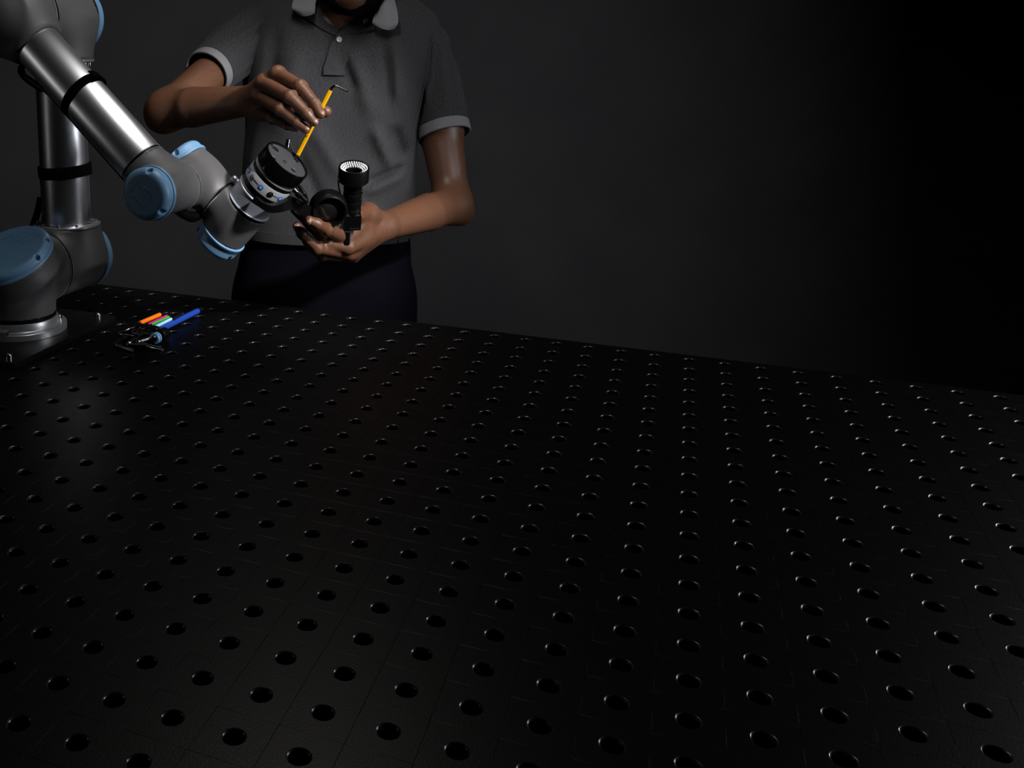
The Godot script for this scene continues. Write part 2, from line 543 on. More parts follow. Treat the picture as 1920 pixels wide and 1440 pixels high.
	g.lathe(ELBOW - UPPER * 0.075, UPPER, [Vector2(0.044, 0), Vector2(0.0566, 0), Vector2(0.059, 0.0012), Vector2(0.059, 0.0046), Vector2(0.0582, 0.0055), Vector2(0.03, 0.0055)], 96)
	fl = part("tube_flange", g, "flange_alu", t)
	for k in 10:
		var d := Vector3.RIGHT.rotated(Vector3.UP, TAU * (k + 0.4) / 10.0)
		screw(fl, ELBOW - UPPER * 0.075 + d * 0.0508, -UPPER, 0.0027, 0.0055, "steel_bright")
	f = Field.new()
	f.drum(ELBOW - AX * 0.019, AX, 0.0555, 0.058, 0.002, 0.02)
	f.drum(ELBOW - UPPER * 0.035, UPPER, 0.0345, 0.058, 0.0015, 0.024)
	shell("elbow_housing", f, ELBOW, 0.12, 0.0045, "housing_grey", t)
	g = Geo.new()
	g.lathe(ELBOW + AX * 0.0365, AX, [Vector2(0.03, 0), Vector2(0.0572, 0), Vector2(0.0572, 0.0022), Vector2(0.03, 0.0022)], 72)
	part("seal_ring", g, "black_satin", t)
	end_cap(t, ELBOW + AX * 0.0387, AX, 0.0595, 0.022, [ELBOW + Vector3(0.7, -0.72, 0), ELBOW + Vector3(0.2, 1.0, 0), ELBOW + Vector3(-1, -0.2, 0)])
	seam(t, ELBOW - AX * 0.0762, AX, 0.0606, 0.0048, 0.002, true)
	# forearm: elbow end, tube
	f = Field.new()
	f.drum(ELBOW_IN + AX * 0.012, AX, 0.0425, 0.0575, 0.002, 0.02)
	f.ball(ELBOW_IN - AX * 0.008, Vector3.ONE * 0.058, 0.02)
	f.drum(ELBOW_IN + FORE * 0.03, FORE, 0.033, 0.0415, 0.0015, 0.03)
	shell("forearm_housing", f, ELBOW_IN, 0.115, 0.0045, "housing_grey", t)
	g = Geo.new()
	g.lathe(ELBOW_IN + FORE * 0.063, FORE, [Vector2(0.02, 0), Vector2(0.0386, 0), Vector2(0.039, 0.0006), Vector2(0.039, 0.0022), Vector2(0.0375, 0.003)], 96)
	part("metal_ring", g, "aluminium_bright", t)
	tube_part("forearm_tube", ELBOW_IN + FORE * 0.0655, WRIST - FORE * 0.0585, 0.0376, t)
	# first wrist
	g = Geo.new()
	g.lathe(WRIST - FORE * 0.0585, FORE, [Vector2(0.03, 0), Vector2(0.0371, 0), Vector2(0.0371, 0.0042), Vector2(0.03, 0.0042)], 72)
	part("seal_ring", g, "black_satin", t)
	g = Geo.new()
	g.lathe(WRIST - FORE * 0.0543, FORE, [Vector2(0.03, 0), Vector2(0.0382, 0), Vector2(0.0386, 0.0005), Vector2(0.0384, 0.0014), Vector2(0.03, 0.0014)], 72)
	part("metal_ring", g, "aluminium_plain", t)
	f = Field.new()
	f.drum(WRIST - AX * 0.0005, AX, 0.0375, 0.0382, 0.0015, 0.015)
	f.drum(WRIST - FORE * 0.025, FORE, 0.0283, 0.0378, 0.0012, 0.03)
	shell("wrist_housing", f, WRIST, 0.085, 0.0034, "housing_grey", t)
	cap = end_cap(t, WRIST - AX * 0.038, -AX, 0.0415, 0.0255, [Vector3(-0.1586, 1.1546, -1.4420), Vector3(-0.1908, 1.1132, -1.4582), Vector3(-0.1428, 1.1025, -1.4342)])
	engraved(cap, [[Vector3(-0.1698, 1.1455, -1.4477), Vector3(-0.1873, 1.1239, -1.4564)], [Vector3(-0.1848, 1.1197, -1.4552), Vector3(-0.1781, 1.1199, -1.4518), Vector3(-0.1659, 1.1035, -1.4457), Vector3(-0.1500, 1.1223, -1.4377), Vector3(-0.1638, 1.1361, -1.4446)], [Vector3(-0.1729, 1.1314, -1.4492), Vector3(-0.1704, 1.1364, -1.4479), Vector3(-0.1671, 1.1351, -1.4463), Vector3(-0.1615, 1.1229, -1.4435), Vector3(-0.1641, 1.1116, -1.4448), Vector3(-0.1691, 1.1095, -1.4473), Vector3(-0.1748, 1.1170, -1.4502)]])
	seam(t, WRIST + AX * 0.0388, AX, 0.0381, 0.003, 0.0011, true)
	# second wrist
	f = Field.new()
	f.drum(WRIST_B - AX * 0.032, AX, 0.0365, 0.0378, 0.0015, 0.015)
	f.drum(WRIST_B + AXB * 0.003, AXB, 0.0385, 0.0375, 0.0015, 0.02)
	shell("wrist_housing", f, WRIST_B, 0.09, 0.0034, "housing_grey", t)
	end_cap(t, WRIST_B - AXB * 0.036, -AXB, 0.0395, 0.0225, [WRIST_B + Vector3(-0.3, 0.5, 1.0), WRIST_B + Vector3(1, 0.6, -0.4), WRIST_B + Vector3(-1, -0.5, -0.6)])
	seam(t, WRIST_B + AXB * 0.0436, AXB, 0.0377, 0.0048, 0.0026)
	# third wrist
	f = Field.new()
	f.drum(WRIST_C - TOOL * 0.0015, TOOL, 0.0312, 0.0388, 0.0015, 0.015)
	f.drum(WRIST_C - AXB * 0.018, AXB, 0.0215, 0.0376, 0.0012, 0.02)
	shell("wrist_housing", f, WRIST_C, 0.085, 0.0034, "housing_grey", t)
	end_cap(t, WRIST_C - TOOL * 0.0335, -TOOL, 0.041, 0.030, [WRIST_C + Vector3(-0.9, 0, 0.1), WRIST_C + Vector3(0.9, -0.6, 0.8), WRIST_C + Vector3(0.2, 0.4, -1.0)])
	seam(t, WRIST_C + TOOL * 0.0312, TOOL, 0.0386, 0.0042, 0.0024)
	# tool flange
	g = Geo.new()
	g.lathe(WRIST_C + TOOL * 0.035, TOOL, [Vector2(0.02, 0), Vector2(0.0362, 0), Vector2(0.0368, 0.0006), Vector2(0.0368, 0.0245), Vector2(0.0378, 0.0252), Vector2(0.0378, 0.027), Vector2(0.0368, 0.0278), Vector2(0.0368, 0.0325), Vector2(0.03, 0.0325)], 96)
	fl = part("tool_flange", g, "aluminium_satin", t, "turned aluminium tool flange")
	var cn: Vector3 = Vector3(-0.0330, 1.1189, -1.5666) - WRIST_C
	cn = (cn - TOOL * cn.dot(TOOL)).normalized()
	g = Geo.new()
	var cp := WRIST_C + TOOL * 0.047 + cn * 0.036
	g.lathe(cp, cn, [Vector2(0.0062, 0), Vector2(0.0056, 0.002), Vector2(0.0056, 0.005), Vector2(0.0064, 0.0056), Vector2(0.006, 0.01), Vector2(0.004, 0.0122), Vector2(0, 0.0128)], 24)
	part("connector_plug", g, "aluminium_plain", fl, "rounded metal connector plug")
	# cables: along the underside of the forearm and from the upper tube down to the base
	var low := (Vector3(-0.5, -0.62, -0.25) - FORE * Vector3(-0.5, -0.62, -0.25).dot(FORE)).normalized()
	var path := []
	for k in 13:
		var s := k / 12.0
		path.append(ELBOW_IN + FORE * lerpf(0.07, 0.33, s) + low * (0.0425 + 0.014 * maxf(0.0, 0.22 - s) / 0.22))
	g = Geo.new()
	g.tube(path, 0.0038, 10)
	part("cable", g, "black_satin", t)
	g = Geo.new()
	g.tube(_smooth([Vector3(-0.3878, 1.0616, -1.7752), Vector3(-0.3893, 1.0444, -1.7623), Vector3(-0.3928, 1.0274, -1.7494), Vector3(-0.3984, 1.0105, -1.7467), Vector3(-0.4059, 0.9917, -1.7437)]), 0.0065, 10)
	part("cable", g, "black_satin", t)
	g = Geo.new()
	g.tube(_smooth([Vector3(-0.1239, 1.0878, -1.5262), Vector3(-0.1120, 1.0761, -1.5446), Vector3(-0.1012, 1.0693, -1.5587), Vector3(-0.0920, 1.0691, -1.5738)]), [0.006, 0.007, 0.0075, 0.008, 0.008, 0.008, 0.0082, 0.0085, 0.0085, 0.0085, 0.008, 0.008, 0.0075], 12)
	part("cable_sleeve", g, "black_satin", t)
	# sticker on the upper tube
	var tc := SHOULDER + UPPER * 0.118
	g = Geo.new()
	var face: Vector3 = Vector3(-0.3646, 1.0716, -1.7160) - tc
	face = (face - UPPER * face.dot(UPPER)).normalized()
	g.lathe(tc - UPPER * 0.034, UPPER, [Vector2(0.0426, 0), Vector2(0.0426, 0.072)], 10, -0.2, 0.2, face)
	var st := part("sticker", g, "sticker", t, "small printed sticker")
	var rt := UPPER.cross(face)
	letters("lettering", "TS", 0.0085, tc + UPPER * 0.02 + face * 0.0428, rt, UPPER, "ink", st)
	letters("lettering", "Q", 0.009, tc + UPPER * 0.004 + face * 0.0428, rt, UPPER, "ink", st)
	letters("lettering", "JL", 0.007, tc - UPPER * 0.013 + face * 0.0428, rt, UPPER, "ink", st)
	g = Geo.new()
	g.box(tc - UPPER * 0.024 + face * 0.0427, Basis(rt, UPPER, face), Vector3(0.0032, 0.0014, 0.0003), 0.0001)
	part("lettering", g, "ink", st)


func _smooth(pts: Array, k := 4) -> Array:
	var c := Curve3D.new()
	for i in pts.size():
		var d: Vector3 = (pts[mini(i + 1, pts.size() - 1)] - pts[maxi(i - 1, 0)]) / 6.0
		c.add_point(pts[i], -d, d)
	var out := []
	for i in pts.size() - 1:
		for s in k:
			out.append(c.sample(i, float(s) / k))
	out.append(pts[pts.size() - 1])
	return out


func strap_ring(g: Geo, c: Vector3, axis: Vector3, r: float, wide: float, thick: float) -> void:
	g.lathe(c, axis, [Vector2(r, -wide * 0.5), Vector2(r + thick * 0.7, -wide * 0.5), Vector2(r + thick, -wide * 0.42), Vector2(r + thick, wide * 0.42), Vector2(r + thick * 0.7, wide * 0.5), Vector2(r, wide * 0.5)], 72)


func build_straps() -> void:
	var c := ELBOW_IN + FORE * 0.182
	var t := thing("cable_strap", "black hook-and-loop strap around the slanting forearm tube, tail sticking out", "strap", c)
	var axis := (FORE + Vector3(0.0, 0.13, 0.0)).normalized()
	var g := Geo.new()
	strap_ring(g, c, axis, 0.0385, 0.0135, 0.0022)
	part("band", g, "webbing", t)
	var e1: Vector3 = Vector3(-0.2422, 1.2843, -1.5678) - c
	e1 = (e1 - axis * e1.dot(axis)).normalized()
	var e2 := axis.cross(e1)
	var rows := []
	for k in 9:
		var a := lerpf(-0.85, 0.62, k / 8.0)
		var rr := 0.0422 + (0.0 if k < 6 else (k - 5) * 0.0016)
		var p := c + (e1 * cos(a) - e2 * sin(a) * -1.0) * rr
		rows.append([p - axis * 0.0068, p, p + axis * 0.0068])
	g = Geo.new()
	g.sheet(rows, 0.0018, e1, 3)
	part("strap_tail", g, "webbing", t)

	c = SHOULDER + UPPER * 0.1585
	t = thing("cable_strap", "black hook-and-loop strap around the upright tube, above the sticker", "strap", c)
	axis = (UPPER + Vector3(-0.06, 0, 0.03)).normalized()
	g = Geo.new()
	strap_ring(g, c, axis, 0.0434, 0.0205, 0.0024)
	part("band", g, "webbing", t)
	e1 = Vector3(-0.2976, 1.1269, -1.6844) - c
	e1 = (e1 - axis * e1.dot(axis)).normalized()
	e2 = axis.cross(e1)
	rows = []
	for k in 7:
		var a := lerpf(-0.1, 1.2, k / 6.0)
		var p := c + (e1 * cos(a) + e2 * sin(a)) * 0.0468
		rows.append([p - axis * 0.0098, p, p + axis * 0.0098])
	g = Geo.new()
	g.sheet(rows, 0.0016, e1, 2)
	part("strap_tail", g, "webbing", t)

	c = ELBOW_IN + FORE * 0.086
	t = thing("cable_strap", "loose black strap looped under the top end of the slanting tube", "strap", c)
	g = Geo.new()
	var pts := _smooth([Vector3(-0.3691, 1.3064, -1.6017), Vector3(-0.3765, 1.3002, -1.6109), Vector3(-0.3771, 1.2905, -1.6194), Vector3(-0.3707, 1.2807, -1.6280), Vector3(-0.3586, 1.2723, -1.6266), Vector3(-0.3443, 1.2644, -1.6152)])
	rows = []
	for p in pts:
		rows.append([p + AX * 0.007, p, p - AX * 0.007])
	g.sheet(rows, 0.0045, Vector3(-0.6, -0.6, 0.3), 1)
	part("band", g, "webbing", t)


# ------------------------------------------------------------------ force sensor, quick changer, bracket

func build_sensor() -> void:
	var o := WRIST_C + TOOL * 0.0675
	var toward := (Vector3(-0.03, 0.16, 1.0) - TOOL * Vector3(-0.03, 0.16, 1.0).dot(TOOL)).normalized()
	var across := toward.cross(TOOL)
	if across.x < 0.0:
		across = -across
	var t := thing("tool_changer", "round black and silver force sensor with quick changer on the robot's tool flange", "tool changer", o)
	var g := Geo.new()
	g.lathe(o, TOOL, [Vector2(0, 0), Vector2(0.0372, 0), Vector2(0.0376, 0.0005), Vector2(0.0376, 0.0086), Vector2(0.0372, 0.009), Vector2(0, 0.009)], 96)
	part("clamp_ring", g, "black_satin", t)
	g = Geo.new()
	g.lathe(o + TOOL * 0.009, TOOL, [Vector2(0.02, 0), Vector2(0.0378, 0), Vector2(0.0384, 0.0006), Vector2(0.0384, 0.0178), Vector2(0.0376, 0.0188), Vector2(0.02, 0.0188)], 96)
	var sensor := part("sensor_ring", g, "ring_silver", t, "silver sensor ring with printed lettering")
	for phi: float in [-1.03, -0.05, 0.95]:
		var rad := toward * cos(phi) + across * sin(phi)
		var tan_ := toward * -sin(phi) + across * cos(phi)
		var at := o + TOOL * 0.0188 + rad * 0.0386
		var d := Geo.new()
		d.lathe(at - rad * 0.0006, rad, [Vector2(0.0041, 0), Vector2(0.0041, 0.0008), Vector2(0, 0.0009)], 24)
		var disc := part("logo_disc", d, "logo_blue", sensor)
		letters("logo_mark", "R", 0.0042, at + rad * 0.0004, -tan_, -TOOL, "print_white", disc)
		var ang: float = phi - 0.128
		var word := "OnRobot"
		for k in word.length():
			var step: float = [0.0021, 0.0017, 0.0018, 0.0017, 0.0017, 0.0017, 0.0012][k] / 0.0386
			var mid := ang - step * 0.5
			ang -= step
			var r2 := toward * cos(mid) + across * sin(mid)
			var t2 := toward * -sin(mid) + across * cos(mid)
			letters("lettering", word[k], 0.0025, o + TOOL * 0.0188 + r2 * 0.03845, -t2, -TOOL, "print_grey", sensor)
	for phi: float in [-0.62, 0.43]:
		var rad := toward * cos(phi) + across * sin(phi)
		var d := Geo.new()
		d.lathe(o + TOOL * 0.0178 + rad * 0.0379, rad, [Vector2(0.0050, 0), Vector2(0.0050, 0.0008), Vector2(0.0044, 0.0011), Vector2(0.004, 0.0008), Vector2(0.0024, 0.0006), Vector2(0.0016, 0.0014), Vector2(0, 0.0017)], 24)
		part("screw", d, "steel_dark" if phi > 0.0 else "steel_bright", sensor)
	for s: float in [-1.0, 1.0]:
		var phi: float = 0.43 + s * 0.05
		var rad := toward * cos(phi) + across * sin(phi)
		var tan_ := toward * -sin(phi) + across * cos(phi)
		var d := Geo.new()
		var q := o + TOOL * 0.0232 + rad * 0.0383
		d.prism(PackedVector2Array([Vector2(-0.0008 * s, -0.0009), Vector2(0.0009 * s, 0), Vector2(-0.0008 * s, 0.0009)]), q, tan_, TOOL, 0.0004)
		part("arrow_mark", d, "print_grey", sensor)
	g = Geo.new()
	g.lathe(o + TOOL * 0.0278, TOOL, [Vector2(0.02, 0), Vector2(0.0372, 0), Vector2(0.0374, 0.0004), Vector2(0.0374, 0.0066), Vector2(0.0368, 0.007), Vector2(0.02, 0.007)], 96)
	part("seal_ring", g, "black_satin", t)
	g = Geo.new()
	g.lathe(o + TOOL * 0.0348, TOOL, [Vector2(0.02, 0), Vector2(0.0374, 0), Vector2(0.038, 0.0006), Vector2(0.038, 0.0062), Vector2(0.0374, 0.007), Vector2(0.02, 0.007)], 96)
	part("spacer_ring", g, "ring_silver", t)
	# quick changer: black drum with a recessed face, three round wells and a contact block
	var top := 0.0668
	g = Geo.new()
	g.lathe(o + TOOL * 0.0418, TOOL, [Vector2(0.02, 0), Vector2(0.0385, 0), Vector2(0.0395, 0.001), Vector2(0.0395, 0.0236), Vector2(0.0387, 0.025), Vector2(0.0372, 0.025), Vector2(0.0362, 0.0242), Vector2(0.0358, 0.019)], 96)
	var ch := part("changer_drum", g, "black_gloss", t, "glossy black changer drum")
	var f := Field.new()
	f.drum(o + TOOL * (top - 0.008), TOOL, 0.005, 0.0372, 0.0004, 0.0006)
	for q in [Vector3(0.0269, 1.1709, -1.5108), Vector3(0.0575, 1.1508, -1.5212), Vector3(0.0629, 1.1614, -1.5575)]:
		f.drum(q, TOOL, 0.012, 0.0046, 0.0, 0.0006, 1)
	f.drum(Vector3(0.0294, 1.1823, -1.5433), TOOL, 0.008, 0.0078, 0.0, 0.0006, 1)
	shell("changer_face", f, o + TOOL * 0.058, 0.042, 0.0019, "face_grey", ch, "dark grey face with round wells")
	var face := o + TOOL * (top - 0.003)
	var px: Vector3 = Vector3(0.0436, 1.1628, -1.5234)
	g = Geo.new()
	var fb := Basis(across, TOOL, toward * -1.0).orthonormalized()
	g.box(px - TOOL * 0.0004, fb, Vector3(0.0026, 0.0012, 0.0056), 0.0004)
	var con := part("contact_block", g, "black_metal", ch)
	for k in 4:
		for s: float in [-1.0, 1.0]:
			var d := Geo.new()
			d.lathe(px + toward * (-0.0042 + k * 0.0028) + across * (s * 0.0012) + TOOL * 0.0006, TOOL, [Vector2(0.0006, 0), Vector2(0.0006, 0.0016), Vector2(0, 0.002)], 8)
			part("contact_pin", d, "steel_bright", con)
	for q in [Vector3(0.0403, 1.1587, -1.5072), Vector3(0.0331, 1.1869, -1.5616), Vector3(0.0390, 1.1826, -1.5626), Vector3(0.0544, 1.1724, -1.5675), Vector3(0.0594, 1.1679, -1.5664)]:
		screw(ch, q - TOOL * 0.0034, TOOL, 0.0012, 0.0012, "steel_bright")
	# upright pin behind the drum
	g = Geo.new()
	g.lathe(Vector3(0.0487, 1.1760, -1.5910), Vector3(0.16, 0.97, 0.05), [Vector2(0.0034, -0.01), Vector2(0.0034, 0.0145), Vector2(0.003, 0.0152), Vector2(0, 0.0152)], 20)
	part("locating_pin", g, "steel_bright", t, "bright steel locating pin")
	g = Geo.new()
	g.tube([Vector3(0.0525, 1.1912, -1.5934), Vector3(0.0551, 1.1828, -1.5920), Vector3(0.0581, 1.1727, -1.5904), Vector3(0.0603, 1.1643, -1.5891)], 0.0011, 8)
	part("lever_wire", g, "black_metal", t)
	# cable connector on the right
	var cd: Vector3 = (Vector3(0.0780, 1.1003, -1.5333) - Vector3(0.0570, 1.1198, -1.5313)).normalized()
	g = Geo.new()
	g.lathe(Vector3(0.0545, 1.1222, -1.5317), cd, [Vector2(0, 0), Vector2(0.0042, 0), Vector2(0.0042, 0.003), Vector2(0.0036, 0.0034), Vector2(0.0046, 0.004), Vector2(0.0046, 0.0085), Vector2(0.004, 0.009), Vector2(0.004, 0.012), Vector2(0, 0.012)], 16)
	var cc := part("connector", g, "steel_bright", t, "bright metal cable connector")
	g = Geo.new()
	g.lathe(Vector3(0.0545, 1.1222, -1.5317) + cd * 0.012, cd, [Vector2(0, 0), Vector2(0.005, 0), Vector2(0.0056, 0.0005), Vector2(0.0056, 0.009), Vector2(0.005, 0.0098), Vector2(0.004, 0.0105), Vector2(0.0034, 0.02), Vector2(0, 0.02)], 20)
	part("connector_nut", g, "black_satin", cc)
	g = Geo.new()
	g.tube(_smooth([Vector3(0.0758, 1.1019, -1.5386), Vector3(0.0799, 1.0953, -1.5527), Vector3(0.0794, 1.1003, -1.5788), Vector3(0.0717, 1.1121, -1.5807), Vector3(0.0644, 1.1211, -1.5720), Vector3(0.0589, 1.1284, -1.5631)]), 0.003, 10)
	part("cable", g, "black_satin", t)
	# bracket: plate curving off the clamp ring to the right
	g = Geo.new()
	var pts := _smooth([Vector3(-0.0016, 1.1081, -1.5092), Vector3(0.0098, 1.0998, -1.4998), Vector3(0.0229, 1.0946, -1.5020), Vector3(0.0379, 1.0945, -1.5171), Vector3(0.0543, 1.0952, -1.5426), Vector3(0.0697, 1.0852, -1.5663), Vector3(0.0880, 1.0707, -1.5893), Vector3(0.1025, 1.0656, -1.5986)])
	var rows := []
	for k in pts.size():
		var h := lerpf(0.0046, 0.0105, clampf((k - 4) / 12.0, 0.0, 1.0))
		var v := TOOL.lerp(Vector3(0.25, 0.95, 0.1), clampf(k / 16.0, 0.0, 1.0)).normalized() * h
		rows.append([pts[k] - v, pts[k], pts[k] + v])
	g.sheet(rows, 0.0075, Vector3(0, 0.1, 1), 2)
	part("bracket_arm", g, "black_satin", t)
	g = Geo.new()
	var b := frame_to(Vector3(0.0978, 1.0277, -1.6280) - Vector3(0.0490, 1.0884, -1.5567), Vector3(0.3, 0.2, 1))
	g.box((Vector3(0.0975, 1.0287, -1.6231) + Vector3(0.0490, 1.0884, -1.5567)) * 0.5, b, Vector3(0.0022, 0.0016, 0.036), 0.0005)
	part("bracket_bar", g, "black_gloss", t)


func build_camera_rig() -> void:
	# round black housing with a glass front
	var ax := Vector3(0.10, -0.30, 0.95).normalized()
	var c: Vector3 = Vector3(0.1176, 1.0768, -1.5953)
	var t := thing("lens_housing", "round black lens housing with dark glass, held between the fingers", "lens housing", c)
	var g := Geo.new()
	g.lathe(c - ax * 0.014, ax, [Vector2(0, 0), Vector2(0.028, 0), Vector2(0.0305, 0.002), Vector2(0.0305, 0.02), Vector2(0.0295, 0.0232), Vector2(0.027, 0.0262), Vector2(0.0252, 0.0262), Vector2(0.0244, 0.0255), Vector2(0.0236, 0.014), Vector2(0.0236, 0.006), Vector2(0, 0.006)], 72)
	part("barrel", g, "black_satin", t)
	g = Geo.new()
	g.lathe(c - ax * 0.008, ax, [Vector2(0.0236, 0.006), Vector2(0.0205, 0.0088), Vector2(0.0165, 0.0112), Vector2(0.011, 0.0132), Vector2(0.005, 0.0142), Vector2(0, 0.0145)], 48)
	part("lens_glass", g, "glass_dark", t)
	for k in 3:
		var a := 0.7 + TAU * k / 3.0
		var e1 := ax.cross(Vector3.UP).normalized()
		var d := e1 * cos(a) + ax.cross(e1) * sin(a)
		screw(t, c + ax * 0.0085 + d * 0.0262, ax, 0.0012, 0.0014, "steel_bright")

	# machine vision camera with a ring light
	var up := Vector3(0.0, 0.945, 0.325).normalized()
	var p: Vector3 = Vector3(0.1597, 1.1439, -1.6162)
	var cam := thing("machine_camera", "small black industrial camera with lens and ring light, held upright in the hand", "camera", p - up * 0.11)
	g = Geo.new()
	g.lathe(p, up, [Vector2(0.0155, -0.0265), Vector2(0.0236, -0.0265), Vector2(0.0252, -0.025), Vector2(0.0252, -0.0012), Vector2(0.0246, 0), Vector2(0.0236, 0), Vector2(0.0234, -0.0035), Vector2(0.0142, -0.010), Vector2(0.0136, -0.010), Vector2(0.0134, -0.0255), Vector2(0.0155, -0.0265)], 72)
	var rl := part("ring_light", g, "black_satin", cam, "black ring light")
	g = Geo.new()
	g.lathe(p, up, [Vector2(0.0143, -0.0098), Vector2(0.0233, -0.0034)], 60)
	part("light_diffuser", _flip_up(g, up), "led_white", rl, "white diode carrier")
	g = Geo.new()
	for row in 3:
		var r := 0.0158 + row * 0.003
		var n := 24 + row * 5
		for k in n:
			var a := TAU * (k + 0.5 * (row % 2)) / n
			var e1 := Vector3.RIGHT
			var e2 := up.cross(e1).normalized()
			var d := e1 * cos(a) + e2 * sin(a)
			var q := p + d * r + up * (-0.0098 + (r - 0.0143) * 0.71)
			var lean := (up - d * 0.3).normalized()
			g.lathe(q, lean, [Vector2(0.00125, -0.0005), Vector2(0.00125, 0.0022), Vector2(0.0009, 0.003), Vector2(0, 0.0034)], 8)
	var leds := part("diodes", g, "led_white", rl, "rings of white diodes")
	leds.set_meta("kind", "stuff")
	g = Geo.new()
	g.lathe(p, up, [Vector2(0, -0.083), Vector2(0.0146, -0.083), Vector2(0.0156, -0.0815), Vector2(0.0156, -0.078), Vector2(0.0152, -0.0775), Vector2(0.0152, -0.07), Vector2(0.0158, -0.0695), Vector2(0.0158, -0.0625), Vector2(0.0148, -0.062), Vector2(0.0148, -0.0575), Vector2(0.0156, -0.057), Vector2(0.0156, -0.048), Vector2(0.0146, -0.0475), Vector2(0.0146, -0.0425), Vector2(0.0154, -0.042), Vector2(0.0154, -0.034), Vector2(0.0146, -0.0335), Vector2(0.0146, -0.0268), Vector2(0, -0.0268)], 60)
	var lens := part("lens_barrel", g, "black_satin", cam)
	for q in [[-0.0445, 1.2], [-0.06, 1.15]]:
		var d := Vector3.RIGHT.rotated(up, -0.35)
		screw(lens, p + up * q[0] + d * 0.0142, d, 0.0017, 0.0034, "steel_dark", "locking_screw")
	g = Geo.new()
	g.lathe(p, up, [Vector2(0.01, -0.0835), Vector2(0.0156, -0.0835), Vector2(0.0156, -0.0815), Vector2(0.01, -0.0815)], 48)
	part("mount_ring", g, "steel_dark", cam)
	var fb := Basis(Vector3.RIGHT, up, Vector3.RIGHT.cross(up)).rotated(up, 0.08)
	g = Geo.new()
	g.box(p - up * 0.0985, fb, Vector3(0.0148, 0.0146, 0.0148), 0.0009)
	var body := part("camera_body", g, "black_satin", cam)
	g = Geo.new()
	g.box(p - up * 0.1095 + fb.z * 0.0149 + fb.x * 0.004, fb, Vector3(0.0085, 0.0016, 0.0003), 0.0001)
	part("name_strip", g, "black_metal", body)
	g = Geo.new()
	g.box(p - up * 0.1265 - fb.x * 0.0085 + fb.z * 0.0125, fb, Vector3(0.0052, 0.0135, 0.0045), 0.0008)
	var plug := part("plug", g, "black_satin", cam)
	for k in 7:
		var d := Geo.new()
		d.box(p - up * (0.1155 + k * 0.0034) - fb.x * 0.0038 + fb.z * 0.0150, fb, Vector3(0.0012, 0.001, 0.0024), 0.0003)
		part("grip_rib", d, "black_metal", plug)
	g = Geo.new()
	g.tube(_smooth([p - up * 0.018 - Vector3(0.0252, 0, 0), Vector3(0.1329, 1.1264, -1.6033), Vector3(0.1343, 1.1120, -1.6060), Vector3(0.1378, 1.1001, -1.6142), Vector3(0.1448, 1.0830, -1.6318), Vector3(0.1463, 1.0647, -1.6339), Vector3(0.1446, 1.0472, -1.6311), Vector3(0.1393, 1.0367, -1.6294), Vector3(0.1340, 1.0286, -1.6382)]), 0.0013, 8)
	part("cable", g, "black_satin", cam)


func _flip_up(g: Geo, up: Vector3) -> Geo:
	for i in g.n.size():
		if g.n[i].dot(up) < 0.0:
			g.n[i] = -g.n[i]
	return g


# ------------------------------------------------------------------ person

